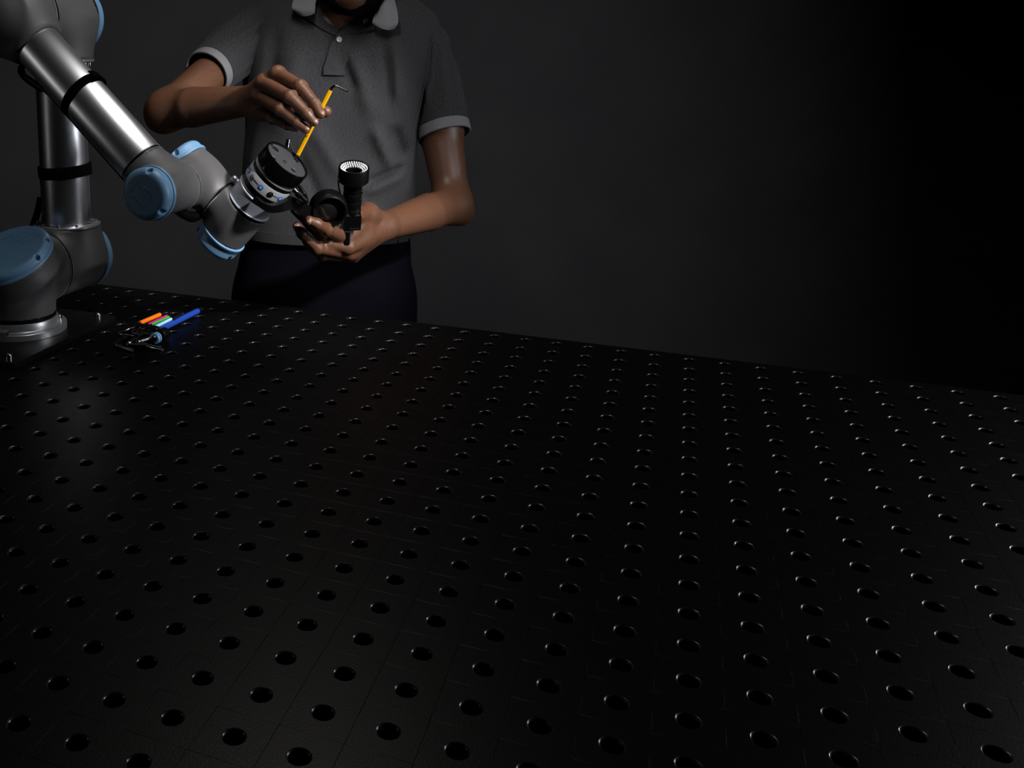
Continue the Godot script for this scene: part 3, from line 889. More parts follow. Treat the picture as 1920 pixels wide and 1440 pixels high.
func skin_field() -> Field:
	var f := Field.new()
	var sr: Vector3 = Vector3(0.0049, 1.3572, -2.1162)
	var er: Vector3 = Vector3(-0.1657, 1.2161, -1.8404)
	var wr: Vector3 = Vector3(-0.0136, 1.2432, -1.7131)
	var sl: Vector3 = Vector3(0.3591, 1.3225, -2.1208)
	var el: Vector3 = Vector3(0.3937, 1.0201, -1.9711)
	var wl: Vector3 = Vector3(0.2307, 1.0156, -1.7678)
	# trunk, neck, head
	f.stack([[0.80, 0.145, -2.06, 0.15, 0.085], [0.95, 0.146, -2.06, 0.152, 0.085], [1.08, 0.15, -2.065, 0.14, 0.08], [1.22, 0.155, -2.07, 0.15, 0.09], [1.32, 0.165, -2.075, 0.15, 0.085], [1.39, 0.178, -2.08, 0.11, 0.07], [1.42, 0.18, -2.08, 0.06, 0.05]], 0.03)
	f.limb(Vector3(0.1856, 1.4148, -2.1052), Vector3(0.1871, 1.4886, -2.0765), 0.060, 0.056, 0.03)
	f.limb(Vector3(0.1736, 1.3624, -2.0816), Vector3(0.1829, 1.4255, -2.1019), 0.03, 0.05, 0.03)
	f.ball(Vector3(0.1843, 1.5227, -2.0415), Vector3(0.077, 0.105, 0.097), 0.02)
	f.limb(Vector3(0.1501, 1.4794, -2.0143), Vector3(0.1705, 1.4302, -1.9608), 0.03, 0.024, 0.03)
	f.limb(Vector3(0.2183, 1.4798, -2.0144), Vector3(0.1869, 1.4303, -1.9608), 0.03, 0.024, 0.03)
	f.ball(Vector3(0.1778, 1.4279, -1.9503), Vector3(0.022, 0.016, 0.015), 0.015)
	f.ball(Vector3(0.1768, 1.4571, -1.9348), Vector3(0.026, 0.012, 0.012), 0.01)
	f.limb(Vector3(0.1775, 1.5120, -1.9436), Vector3(0.1758, 1.4738, -1.9172), 0.009, 0.016, 0.015)
	f.ball(Vector3(0.1127, 1.5127, -2.0500), Vector3(0.010, 0.03, 0.018), 0.006)
	f.ball(Vector3(0.2599, 1.5134, -2.0501), Vector3(0.010, 0.03, 0.018), 0.006)
	# legs
	for s: float in [-1.0, 1.0]:
		var hip := Vector3(0.146 + s * 0.085, 0.86, -2.06)
		var knee := Vector3(0.146 + s * 0.10, 0.47, -2.04)
		var ankle := Vector3(0.146 + s * 0.11, 0.09, -2.08)
		f.limb(hip, knee, 0.08, 0.052, 0.03)
		f.limb(knee, ankle, 0.052, 0.036, 0.02)
		f.limb(ankle + Vector3(0, -0.045, 0), ankle + Vector3(s * 0.02, -0.05, 0.14), 0.035, 0.026, 0.02)
	# arms
	f.limb(sr, er, 0.042, 0.033, 0.02)
	f.limb(er, er.lerp(wr, 0.35), 0.034, 0.0355, 0.03)
	f.limb(er.lerp(wr, 0.35), wr, 0.0365, 0.0255, 0.004)
	f.limb(sl, sl.lerp(el, 0.5), 0.043, 0.0445, 0.02)
	f.limb(sl.lerp(el, 0.5), el, 0.0445, 0.0335, 0.02)
	f.limb(el, el.lerp(wl, 0.38), 0.0345, 0.0355, 0.03)
	f.limb(el.lerp(wl, 0.38), wl, 0.0365, 0.0255, 0.004)
	f.ball(Vector3(-0.1754, 1.2006, -1.8481), Vector3(0.026, 0.024, 0.026), 0.02)
	f.ball(Vector3(0.4161, 1.0020, -1.9884), Vector3(0.022, 0.026, 0.022), 0.02)
	return f


func right_hand(f: Field) -> Array:
	# seen from the back: wrist, then for each finger knuckle, middle joint, end joint, tip
	var wr: Vector3 = Vector3(-0.0136, 1.2432, -1.7131)
	var kn := [Vector3(0.0347, 1.2916, -1.6449), Vector3(0.0114, 1.2769, -1.6578), Vector3(0.0045, 1.2545, -1.6643), Vector3(0.0028, 1.2338, -1.6812)]
	f.limb(wr, kn[0], 0.0205, 0.0128, 0.008)
	f.limb(wr, kn[1], 0.0220, 0.0125, 0.008)
	f.limb(wr, kn[2], 0.0215, 0.012, 0.008)
	f.limb(wr, kn[3], 0.0195, 0.0115, 0.008)
	f.limb(Vector3(0.0168, 1.2718, -1.6721), Vector3(0.0099, 1.2448, -1.6779), 0.016, 0.015, 0.014)
	var fingers := [
		[kn[0], Vector3(0.0699, 1.2741, -1.5864), Vector3(0.0910, 1.2497, -1.5521), Vector3(0.0992, 1.2351, -1.5397)],
		[kn[1], Vector3(0.0538, 1.2577, -1.5787), Vector3(0.0786, 1.2344, -1.5466), Vector3(0.0891, 1.2226, -1.5407)],
		[kn[2], Vector3(0.0390, 1.2378, -1.5857), Vector3(0.0642, 1.2196, -1.5544), Vector3(0.0772, 1.2105, -1.5458)],
		[kn[3], Vector3(0.0270, 1.2214, -1.6185), Vector3(0.0485, 1.2136, -1.5818), Vector3(0.0625, 1.2105, -1.5712)]]
	var rr := [[0.0122, 0.0103, 0.0086, 0.0072], [0.0122, 0.0105, 0.0086, 0.0072], [0.0115, 0.0097, 0.0080, 0.0068], [0.0105, 0.0085, 0.0072, 0.0062]]
	for k in 4:
		f.chain(fingers[k], rr[k], 0.0035)
		# knuckle swell
		f.ball(fingers[k][1], Vector3.ONE * (rr[k][1] * 1.01), 0.006)
		f.ball(fingers[k][0], Vector3.ONE * (rr[k][0] * 0.98), 0.010)
	var th := [Vector3(-0.0007, 1.2291, -1.6957), Vector3(0.0363, 1.2275, -1.6499), Vector3(0.0844, 1.2322, -1.5949), Vector3(0.1092, 1.2367, -1.5723)]
	f.chain(th, [0.019, 0.0165, 0.0125, 0.0092], 0.006)
	f.limb(Vector3(0.0213, 1.2578, -1.6699), Vector3(0.0553, 1.2407, -1.6165), 0.013, 0.008, 0.01)
	return fingers


func left_hand(f: Field) -> Array:
	var wl: Vector3 = Vector3(0.2307, 1.0156, -1.7678)
	var kn := [Vector3(0.1509, 1.0155, -1.6665), Vector3(0.1555, 1.0003, -1.6641), Vector3(0.1620, 0.9831, -1.6917), Vector3(0.1705, 0.9732, -1.7104)]
	f.limb(wl, kn[0], 0.0225, 0.0138, 0.008)
	f.limb(wl, kn[1], 0.0225, 0.0145, 0.008)
	f.limb(wl, kn[2], 0.0215, 0.0135, 0.008)
	f.limb(wl, kn[3], 0.0205, 0.012, 0.008)
	f.limb(Vector3(0.1828, 1.0056, -1.7105), Vector3(0.1676, 0.9883, -1.7027), 0.019, 0.016, 0.014)
	var fingers := [
		[kn[0], Vector3(0.1149, 1.0428, -1.5980), Vector3(0.0982, 1.0572, -1.5689), Vector3(0.0849, 1.0647, -1.5610)],
		[kn[1], Vector3(0.1182, 1.0122, -1.6376), Vector3(0.0909, 1.0407, -1.6351), Vector3(0.0737, 1.0608, -1.6333)],
		[kn[2], Vector3(0.1011, 1.0070, -1.6196), Vector3(0.0749, 1.0363, -1.5939), Vector3(0.0668, 1.0492, -1.5909)],
		[kn[3], Vector3(0.1130, 0.9849, -1.6616), Vector3(0.0901, 1.0042, -1.6445), Vector3(0.0826, 1.0158, -1.6413)]]
	var rr := [[0.0135, 0.0097, 0.0088, 0.0072], [0.0135, 0.0096, 0.0082, 0.0066], [0.0128, 0.0096, 0.0086, 0.0071], [0.0112, 0.0082, 0.0072, 0.0062]]
	for k in 4:
		f.chain(fingers[k], rr[k], 0.004)
		f.ball(fingers[k][1], Vector3.ONE * (rr[k][1] * 1.05), 0.006)
	# thumb: from the upper side of the palm up behind the camera body
	f.limb(wl, Vector3(0.1968, 1.0462, -1.7271), 0.0225, 0.0175, 0.008)
	f.limb(Vector3(0.1968, 1.0462, -1.7271), Vector3(0.1707, 1.0523, -1.6724), 0.0175, 0.0125, 0.012)
	f.limb(Vector3(0.1707, 1.0523, -1.6724), Vector3(0.1538, 1.0674, -1.6495), 0.0115, 0.009, 0.006)
	f.limb(Vector3(0.1764, 1.0306, -1.6892), Vector3(0.1563, 1.0200, -1.6672), 0.013, 0.012, 0.01)
	f.limb(Vector3(0.1925, 1.0397, -1.7210), Vector3(0.1780, 1.0168, -1.7022), 0.016, 0.015, 0.014)
	return fingers


func nails(parent: Node3D, fingers: Array, which: Array, side: Vector3, r: Array) -> void:
	for k in which:
		var d: Vector3 = (fingers[k][3] - fingers[k][2]).normalized()
		var s := (side - d * side.dot(d)).normalized()
		var w := d.cross(s)
		var f := Field.new()
		var q: Vector3 = fingers[k][3] - d * r[k] * 0.15
		f.ball(q + s * (r[k] * 0.62), Vector3(r[k] * 0.74, r[k] * 0.52, r[k] * 1.05), 0.001, 0, Basis(w, s, d))
		f.limb(fingers[k][3] - d * r[k] * 4.0, fingers[k][3] - d * r[k] * 0.9, r[k] * 1.35, r[k] * 1.35, 0.0005, 1)
		var g := Geo.new()
		net(f, g, q - Vector3.ONE * 0.014, q + Vector3.ONE * 0.012, 0.0009)
		part("fingernail", g, "nail", parent)


func build_person() -> void:
	var t := thing("person", "person in a grey polo shirt and dark trousers working on the robot tool", "person", Vector3(0.146, 0, -2.06))
	var f := skin_field()
	var rf := right_hand(f)
	var lf := left_hand(f)
	var g := Geo.new()
	var wr: Vector3 = Vector3(-0.0210, 1.2424, -1.7241)
	var wl: Vector3 = Vector3(0.2375, 1.0150, -1.7758)
	var dr: Vector3 = (Vector3(0.0168, 1.2549, -1.6593) - wr).normalized()
	var dl: Vector3 = (Vector3(0.1564, 1.0070, -1.6854) - wl).normalized()
	# trunk and legs coarse, arms and head finer, the hands finest: one surface, the grids meeting at the joints
	var zone := func(p: Vector3, slack: float) -> Array:
		var hand_r: float = (p - wr).dot(dr) if (p - wr).length() < 0.28 and p.z > -1.86 else -1.0
		var hand_l: float = (p - wl).dot(dl) if (p - wl).length() < 0.32 and p.x < 0.26 and p.z > -1.9 else -1.0
		var arm: float = -1.0 if p.y < 0.9 else maxf(maxf(p.z + 1.93, -0.045 - p.x), p.x - 0.345)
		var out := []
		if hand_r > -slack:
			out.append(3)
		if hand_l > -slack:
			out.append(4)
		if hand_r < slack and hand_l < slack:
			if arm > -slack and p.y < 1.43:
				out.append(1 if p.x < 0.12 else 2)
			if p.y > 1.36 - slack and p.x > 0.07 and p.x < 0.30:
				out.append(5)
			if arm < slack and p.y < 1.36 + slack:
				out.append(0)
		return out
	var is_in := func(p: Vector3, n: int) -> bool: return zone.call(p, 0.012).has(n)
	net(f, g, Vector3(-0.1, -0.01, -2.25), Vector3(0.46, 1.40, -1.85), 0.016, func(p: Vector3) -> bool: return is_in.call(p, 0))
	net(f, g, Vector3(-0.26, 1.12, -2.24), Vector3(0.1, 1.42, -1.6), 0.007, func(p: Vector3) -> bool: return is_in.call(p, 1))
	net(f, g, Vector3(0.2, 0.9, -2.24), Vector3(0.5, 1.42, -1.6), 0.007, func(p: Vector3) -> bool: return is_in.call(p, 2))
	net(f, g, Vector3(0.06, 1.34, -2.2), Vector3(0.32, 1.66, -1.84), 0.006, func(p: Vector3) -> bool: return is_in.call(p, 5))
	net(f, g, Vector3(-0.0599, 1.1694, -1.7064) - Vector3(0.0, 0.0, 0.05), Vector3(0.1282, 1.3282, -1.5293) + Vector3(0.02, 0.03, 0.1), 0.0023, func(p: Vector3) -> bool: return is_in.call(p, 3))
	net(f, g, Vector3(0.0542, 0.9284, -1.7741) - Vector3(0.02, 0.02, 0.04), Vector3(0.2592, 1.1048, -1.5998) + Vector3(0.01, 0.03, 0.12), 0.0028, func(p: Vector3) -> bool: return is_in.call(p, 4))
	var body := part("body", g, "skin", t, "dark brown skin, both hands at work")
	nails(body, rf, [0, 1, 2], Vector3(0.3, 0.35, 0.9), [0.0072, 0.0072, 0.0068, 0.006])
	nails(body, lf, [0, 1, 2], Vector3(-0.35, -0.25, 0.9), [0.0072, 0.0066, 0.0071, 0.006])
	# beard and hair
	var h := Field.new()
	h.chain([Vector3(0.1311, 1.4750, -2.0288), Vector3(0.1446, 1.4402, -1.9878), Vector3(0.1611, 1.4183, -1.9691), Vector3(0.1844, 1.4132, -1.9632), Vector3(0.2107, 1.4250, -1.9803), Vector3(0.2305, 1.4516, -2.0048), Vector3(0.2391, 1.4756, -2.0289)], [0.02, 0.021, 0.0185, 0.0175, 0.0185, 0.02, 0.02], 0.02)
	h.ball(Vector3(0.1757, 1.4291, -1.9282), Vector3(0.026, 0.014, 0.012), 0.01, 1)
	var jit := FastNoiseLite.new()
	jit.seed = 4
	jit.frequency = 220.0
	h.bump = func(p: Vector3) -> float: return jit.get_noise_3dv(p) * 0.0012
	h.amp = 0.002
	g = Geo.new()
	net(h, g, Vector3(0.1033, 1.3806, -1.9985) - Vector3.ONE * 0.03, Vector3(0.2576, 1.4942, -1.9964) + Vector3.ONE * 0.04, 0.0035)
	part("beard", g, "hair", t, "short black beard")
	h = Field.new()
	h.ball(Vector3(0.1851, 1.5373, -2.0539), Vector3(0.081, 0.10, 0.10), 0.01)
	h.ball(Vector3(0.1742, 1.4890, -1.9247), Vector3(0.07, 0.10, 0.07), 0.01, 1)
	g = Geo.new()
	net(h, g, Vector3(0.1851, 1.5373, -2.0539) - Vector3.ONE * 0.13, Vector3(0.1851, 1.5373, -2.0539) + Vector3.ONE * 0.13, 0.008)
	part("hair", g, "hair", t)
	for s: float in [-1.0, 1.0]:
		var c: Vector3 = Vector3(0.1782, 1.5044, -1.9606) + Vector3(s * 0.031, 0, 0)
		var look := Vector3(0, -0.45, 1).normalized()
		var e := Geo.new()
		e.lathe(c, look, [Vector2(0.0118, -0.002), Vector2(0.0112, 0.004), Vector2(0.0085, 0.0085), Vector2(0.0045, 0.0112), Vector2(0, 0.0118)], 20)
		var eye := part("eye", e, "eye", body)
		e = Geo.new()
		e.lathe(c, look, [Vector2(0.0056, 0.0106), Vector2(0.0045, 0.0116), Vector2(0, 0.0122)], 20)
		part("iris", e, "hair", eye)
		e = Geo.new()
		e.lathe(c, Vector3(0, 0.75, 0.66), [Vector2(0.0128, -0.001), Vector2(0.0118, 0.0055), Vector2(0.0085, 0.0098), Vector2(0.004, 0.0124), Vector2(0, 0.013)], 20)
		part("eyelid", e, "skin", body)
		e = Geo.new()
		e.tube(_smooth([c + Vector3(-s * 0.014, 0.017, 0.012), c + Vector3(0, 0.022, 0.012), c + Vector3(s * 0.018, 0.017, 0.003)]), [0.002, 0.003, 0.0034, 0.0034, 0.0034, 0.0032, 0.0028, 0.0022, 0.0012], 8)
		part("eyebrow", e, "hair", body)
	build_clothes(t)


func build_clothes(t: Node3D) -> void:
	var fold := FastNoiseLite.new()
	fold.seed = 12
	fold.frequency = 3.2
	fold.fractal_octaves = 2
	# shirt trunk
	shirt = Field.new()
	shirt.stack([[0.9456, 0.1516, -2.0600, 0.1770, 0.1170], [0.9777, 0.1515, -2.0600, 0.1770, 0.1150], [1.0385, 0.1506, -2.0600, 0.1764, 0.1130], [1.1601, 0.1516, -2.0650, 0.1781, 0.1160], [1.2486, 0.1567, -2.0700, 0.1848, 0.1180], [1.3150, 0.1648, -2.0800, 0.1865, 0.1100], [1.3593, 0.1763, -2.0900, 0.1803, 0.0880], [1.3927, 0.1829, -2.0900, 0.1490, 0.0700], [1.4261, 0.1816, -2.0900, 0.0941, 0.0600], [1.4539, 0.1881, -2.0900, 0.0728, 0.0550]], 0.03)
	shirt.limb(Vector3(0.1955, 1.4608, -2.1632), Vector3(0.3302, 1.3677, -2.1382), 0.066, 0.052, 0.04)
	shirt.limb(Vector3(0.1786, 1.4607, -2.1632), Vector3(0.0161, 1.3727, -2.1289), 0.066, 0.054, 0.04)
	shirt.limb(Vector3(0.2573, 1.2862, -2.0340), Vector3(0.2254, 1.1956, -2.0195), 0.06, 0.05, 0.06)
	shirt.limb(Vector3(0.0689, 1.3063, -2.0473), Vector3(0.0966, 1.1941, -2.0294), 0.06, 0.05, 0.06)
	# drawn folds: from the armpit towards the belt, across the waist (from, to, height, width)
	var creases := [[Vector2(0.2299, 1.1764), Vector2(0.2701, 1.0938), 0.0102, 0.014], [Vector2(0.2697, 1.1745), Vector2(0.2952, 1.1125), -0.0119, 0.016], [Vector2(0.2200, 1.0656), Vector2(0.2890, 1.0959), -0.0119, 0.008], [Vector2(0.2201, 1.0480), Vector2(0.2933, 1.0794), 0.0085, 0.012], [Vector2(0.1819, 1.3241), Vector2(0.2245, 1.2001), 0.0102, 0.018], [Vector2(0.1663, 1.3137), Vector2(0.1918, 1.2465), -0.0085, 0.01], [Vector2(0.0824, 1.3287), Vector2(0.0412, 1.1837), 0.0085, 0.02], [Vector2(0.1094, 1.1737), Vector2(0.1675, 1.0808), 0.0068, 0.016], [Vector2(0.0835, 1.1218), Vector2(0.1365, 1.0082), -0.0085, 0.014], [Vector2(0.2656, 1.3607), Vector2(0.2768, 1.2263), 0.0085, 0.014], [Vector2(0.2500, 1.3296), Vector2(0.2611, 1.2158), -0.0068, 0.012], [Vector2(0.0403, 1.3596), Vector2(0.0252, 1.2353), -0.0102, 0.014], [Vector2(0.1783, 1.0291), Vector2(0.2728, 0.9882), 0.0068, 0.012]]
	shirt.bump = func(p: Vector3) -> float:
		var q := Vector3(p.x * 1.2, p.y * 0.8 + p.x * 0.7, p.z)
		var lift := fold.get_noise_3dv(q) * 0.007 * clampf((1.36 - p.y) * 8.0, 0.15, 1.0) * smoothstep(0.955, 1.01, p.y)
		if p.z > -2.06:
			for e in creases:
				var ab: Vector2 = e[1] - e[0]
				var w: Vector2 = Vector2(p.x, p.y) - e[0]
				var s := w.dot(ab) / ab.length_squared()
				if s > -0.2 and s < 1.2:
					var off: float = (w - ab * s).length() / e[3]
					if off < 2.5:
						lift -= e[2] * exp(-off * off) * smoothstep(-0.2, 0.25, s) * smoothstep(1.2, 0.75, s)
		return lift
	shirt.amp = 0.02
	var plain := shirt
	var cut := Field.new()
	for i in shirt.kind.size():
		cut._add(shirt.kind[i], shirt.a[i], shirt.b[i], shirt.ra[i], shirt.rb[i], shirt.rd[i], shirt.soft[i], shirt.cut[i], shirt.bas[i], shirt.rows[i])
	cut.bump = shirt.bump
	cut.amp = shirt.amp
	cut.limb(Vector3(0.1691, 1.3706, -1.9918), Vector3(0.1836, 1.4421, -2.0286), 0.003, 0.046, 0.003, 1)
	cut.limb(Vector3(0.1802, 1.4488, -2.0398), Vector3(0.1882, 1.4886, -2.0765), 0.052, 0.066, 0.003, 1)
	cut.limb(Vector3(0.1635, 1.3722, -1.9262), Vector3(0.1753, 1.4423, -1.9375), 0.003, 0.046, 0.003, 1)
	var g := Geo.new()
	net(cut, g, Vector3(-0.09, 0.84, -2.28), Vector3(0.42, 1.47, -1.84), 0.008)
	part("shirt_body", g, "polo", t, "heather grey polo shirt")
	# hem band round the lower edge
	var low: PackedFloat32Array = shirt.rows[0][0]
	var hem := []
	for k in 49:
		var a := TAU * k / 48.0
		var x := signf(cos(a)) * pow(absf(cos(a)), 2.0 / 2.4) * (low[2] + 0.0008)
		var z := signf(sin(a)) * pow(absf(sin(a)), 2.0 / 2.4) * (low[3] + 0.0008)
		var q := Vector3(low[0] + x, shirt.a[0].x, low[1] + z)
		hem.append([q + Vector3(0, -0.0045, 0), q + Vector3(0, 0.006, 0), q + Vector3(0, 0.017, 0)])
	g = Geo.new()
	g.sheet(hem, 0.0016, Vector3(0, 0, 1), 2)
	part("hem", g, "polo", t)
	# sleeves with rib cuffs
	var sr: Vector3 = Vector3(0.0027, 1.3616, -2.1271)
	var cr: Vector3 = Vector3(-0.0937, 1.2819, -1.9604)
	var sl: Vector3 = Vector3(0.3445, 1.3224, -2.1208)
	var cl: Vector3 = Vector3(0.3827, 1.1602, -2.0361)
	_sleeve(t, sr, cr, 0.060, 0.0468, 0.0215, Vector3(-0.1657, 1.2161, -1.8404), fold)
	_sleeve(t, sl, cl, 0.0635, 0.0535, 0.0225, Vector3(0.3937, 1.0201, -1.9711), fold)
	# collar flaps, stand, placket
	var flap := [[Vector3(0.1127, 1.3959, -1.9827), Vector3(0.1024, 1.3918, -1.9851), Vector3(0.0902, 1.3908, -1.9900), Vector3(0.0790, 1.3961, -2.0009)], [Vector3(0.1137, 1.4031, -1.9838), Vector3(0.0993, 1.4021, -1.9867), Vector3(0.0838, 1.4031, -1.9919), Vector3(0.0695, 1.4074, -2.0028)], [Vector3(0.1154, 1.4169, -1.9992), Vector3(0.1009, 1.4179, -2.0024), Vector3(0.0856, 1.4192, -2.0127), Vector3(0.0733, 1.4226, -2.0254)], [Vector3(0.1228, 1.4353, -2.0224), Vector3(0.1080, 1.4373, -2.0227), Vector3(0.0934, 1.4395, -2.0282), Vector3(0.0815, 1.4423, -2.0489)], [Vector3(0.1350, 1.4553, -2.0509), Vector3(0.1243, 1.4595, -2.0516), Vector3(0.1141, 1.4642, -2.0625), Vector3(0.1011, 1.4673, -2.0832)]]
	var flap2 := [[Vector3(0.2260, 1.3770, -1.9776), Vector3(0.2390, 1.3688, -1.9713), Vector3(0.2535, 1.3648, -1.9706), Vector3(0.2673, 1.3669, -1.9811)], [Vector3(0.2260, 1.3831, -1.9786), Vector3(0.2400, 1.3790, -1.9729), Vector3(0.2576, 1.3761, -1.9724), Vector3(0.2756, 1.3793, -1.9831)], [Vector3(0.2350, 1.4040, -1.9972), Vector3(0.2463, 1.4039, -1.9870), Vector3(0.2592, 1.4040, -1.9901), Vector3(0.2758, 1.4023, -2.0040)], [Vector3(0.2415, 1.4254, -2.0208), Vector3(0.2508, 1.4251, -2.0107), Vector3(0.2609, 1.4254, -2.0158), Vector3(0.2736, 1.4238, -2.0307)], [Vector3(0.2477, 1.4564, -2.0612), Vector3(0.2529, 1.4580, -2.0514), Vector3(0.2593, 1.4602, -2.0517), Vector3(0.2706, 1.4634, -2.0725)]]
	for fl in [flap, flap2]:
		g = Geo.new()
		g.sheet(fl, 0.0026, Vector3(0, 0.3, 1), 5)
		part("collar_flap", g, "rib_knit", t, "light grey collar flap")
	for st in [[[Vector3(0.1175, 1.4138, -1.9987), Vector3(0.0988, 1.3868, -1.9944), 0.004], [Vector3(0.1302, 1.4014, -1.9967), Vector3(0.1104, 1.3775, -1.9929), 0.003], [Vector3(0.1491, 1.3829, -1.9938), Vector3(0.1304, 1.3642, -1.9908), 0.002], [Vector3(0.1660, 1.3675, -1.9913), Vector3(0.1556, 1.3519, -1.9888), 0.001]], [[Vector3(0.1670, 1.3685, -1.9915), Vector3(0.1587, 1.3550, -1.9893), 0.003], [Vector3(0.1816, 1.3789, -1.9931), Vector3(0.1797, 1.3562, -1.9895), 0.0045], [Vector3(0.2036, 1.3884, -1.9946), Vector3(0.2027, 1.3604, -1.9902), 0.007], [Vector3(0.2255, 1.3999, -1.9965), Vector3(0.2278, 1.3657, -1.9910), 0.01], [Vector3(0.2370, 1.4175, -1.9993), Vector3(0.2435, 1.3813, -1.9935), 0.008]]]:
		var rows := []
		for q in st:
			var line := []
			for k in 3:
				var x: Vector3 = q[0].lerp(q[1], k / 2.0)
				line.append(plain.front(x.x, x.y) + Vector3(0, 0, q[2] + (0.002 if k == 1 else 0.0)))
			rows.append(line)
		g = Geo.new()
		g.sheet(rows, 0.0028, Vector3(0, 0, 1), 4)
		part("collar_stand", g, "polo", t)
	var rows := []
	for q in [[Vector3(0.1597, 1.3581, -1.9898), Vector3(0.1880, 1.3645, -1.9908)], [Vector3(0.1442, 1.3342, -1.9860), Vector3(0.1829, 1.3334, -1.9858)], [Vector3(0.1359, 1.3083, -1.9818), Vector3(0.1768, 1.3054, -1.9814)], [Vector3(0.1297, 1.2897, -1.9788), Vector3(0.1727, 1.2878, -1.9785)], [Vector3(0.1287, 1.2772, -1.9768), Vector3(0.1707, 1.2754, -1.9765)]]:
		var line := []
		for k in 4:
			var x: Vector3 = q[0].lerp(q[1], k / 3.0)
			line.append(plain.front(x.x, x.y) + Vector3(0, 0, [0.0044, 0.0034, 0.0028, 0.002][k]))
		rows.append(line)
	g = Geo.new()
	g.sheet(rows, 0.0022, Vector3(0, 0, 1), 4)
	var pk := part("placket", g, "polo", t)
	rows = []
	for q in [[Vector3(0.1313, 1.2871, -1.9784), Vector3(0.1722, 1.2852, -1.9781)], [Vector3(0.1303, 1.2835, -1.9778), Vector3(0.1717, 1.2811, -1.9775)], [Vector3(0.1293, 1.2783, -1.9770), Vector3(0.1707, 1.2769, -1.9768)]]:
		var line := []
		for k in 4:
			var x: Vector3 = q[0].lerp(q[1], k / 3.0)
			line.append(plain.front(x.x, x.y) + Vector3(0, 0, [0.0072, 0.0064, 0.0056, 0.0046][k]))
		rows.append(line)
	g = Geo.new()
	g.sheet(rows, 0.0016, Vector3(0, 0, 1), 3)
	part("placket_band", g, "polo", pk)
	for q in [Vector3(0.1614, 1.3457, 0.0080), Vector3(0.2146, 1.3812, 0.0125)]:
		var at := plain.front(q.x, q.y) + Vector3(0, 0, q.z)
		g = Geo.new()
		g.lathe(at, Vector3(0.05, 0.12, 1), [Vector2(0, 0), Vector2(0.0052, 0), Vector2(0.0056, 0.0008), Vector2(0.005, 0.0018), Vector2(0.0038, 0.0013), Vector2(0, 0.0013)], 24)
		var bt := part("button", g, "button", pk)
		for k in 4:
			var hg := Geo.new()
			var d := Vector3(cos(k * PI / 2 + 0.6), sin(k * PI / 2 + 0.6), 0) * 0.0014
			hg.lathe(at + d + Vector3(0, 0, 0.0012), Vector3(0.05, 0.12, 1), [Vector2(0.0005, 0), Vector2(0.0005, 0.0003), Vector2(0, 0.0003)], 8)
			part("thread_hole", hg, "ink", bt)
	# armhole seams
	for line in [[Vector3(0.3706, 1.3655, -2.0264), Vector3(0.3484, 1.3275, -2.0203), Vector3(0.3390, 1.2874, -2.0139), Vector3(0.3317, 1.2452, -2.0072), Vector3(0.3255, 1.2104, -2.0016)], [Vector3(-0.0039, 1.3804, -2.0288), Vector3(-0.0165, 1.3435, -2.0229), Vector3(-0.0237, 1.2960, -2.0153), Vector3(-0.0256, 1.2434, -2.0069)]]:
		var path := []
		for q in _smooth(line, 5):
			path.append(plain.front(q.x, q.y) + Vector3(0, 0, 0.0012))
		g = Geo.new()
		g.tube(path, 0.0022, 8)
		part("armhole_seam", g, "polo", t)
	# trousers and shoes
	var tr := Field.new()
	tr.stack([[0.7177, 0.1506, -2.0600, 0.1870, 0.1200], [0.7620, 0.1509, -2.0600, 0.1865, 0.1200], [0.8062, 0.1485, -2.0600, 0.1865, 0.1180], [0.8504, 0.1454, -2.0600, 0.1859, 0.1150], [0.8924, 0.1435, -2.0600, 0.1798, 0.1070], [0.9334, 0.1461, -2.0600, 0.1725, 0.1020], [0.9589, 0.1471, -2.0600, 0.1646, 0.0950]], 0.02)
	for s: float in [-1.0, 1.0]:
		var hip := Vector3(0.146 + s * 0.088, 0.80, -2.06)
		var knee := Vector3(0.146 + s * 0.10, 0.47, -2.04)
		tr.limb(hip, knee, 0.098, 0.08, 0.03)
		tr.limb(knee, Vector3(0.146 + s * 0.11, 0.08, -2.07), 0.08, 0.066, 0.03)
	tr.bump = func(p: Vector3) -> float: return fold.get_noise_3dv(p * Vector3(1.6, 1.0, 1.6)) * 0.006
	tr.amp = 0.007
	g = Geo.new()
	net(tr, g, Vector3(-0.1, 0.0, -2.28), Vector3(0.4, 1.06, -1.84), 0.014)
	var trs := part("trousers", g, "trouser", t, "dark navy trousers")
	g = Geo.new()
	g.tube(_smooth([Vector3(0.3077, 0.9533, -1.9604), Vector3(0.3067, 0.9449, -1.9590), Vector3(0.3035, 0.9354, -1.9575), Vector3(0.3025, 0.9323, -1.9570)]), [0.0016, 0.0016, 0.0018, 0.002, 0.0022, 0.0024, 0.0026, 0.0026, 0.0026, 0.0026, 0.0024, 0.002, 0.001], 8)
	part("strap_end", g, "webbing", trs)
	for s: float in [-1.0, 1.0]:
		var sf := Field.new()
		var an := Vector3(0.146 + s * 0.11, 0.03, -2.1)
		sf.limb(an, an + Vector3(s * 0.025, 0.0, 0.19), 0.042, 0.036, 0.03)
		sf.limb(an + Vector3(0, 0.05, 0), an + Vector3(s * 0.015, 0.02, 0.1), 0.04, 0.035, 0.03)
		sf.block(an + Vector3(0, -0.3 + -0.024, 0.1), Vector3(0.3, 0.3, 0.4), 0.0, 0.002, 1)
		g = Geo.new()
		net(sf, g, an - Vector3(0.1, 0.06, 0.08), an + Vector3(0.12, 0.12, 0.26), 0.008)
		part("shoe", g, "shoe", t)


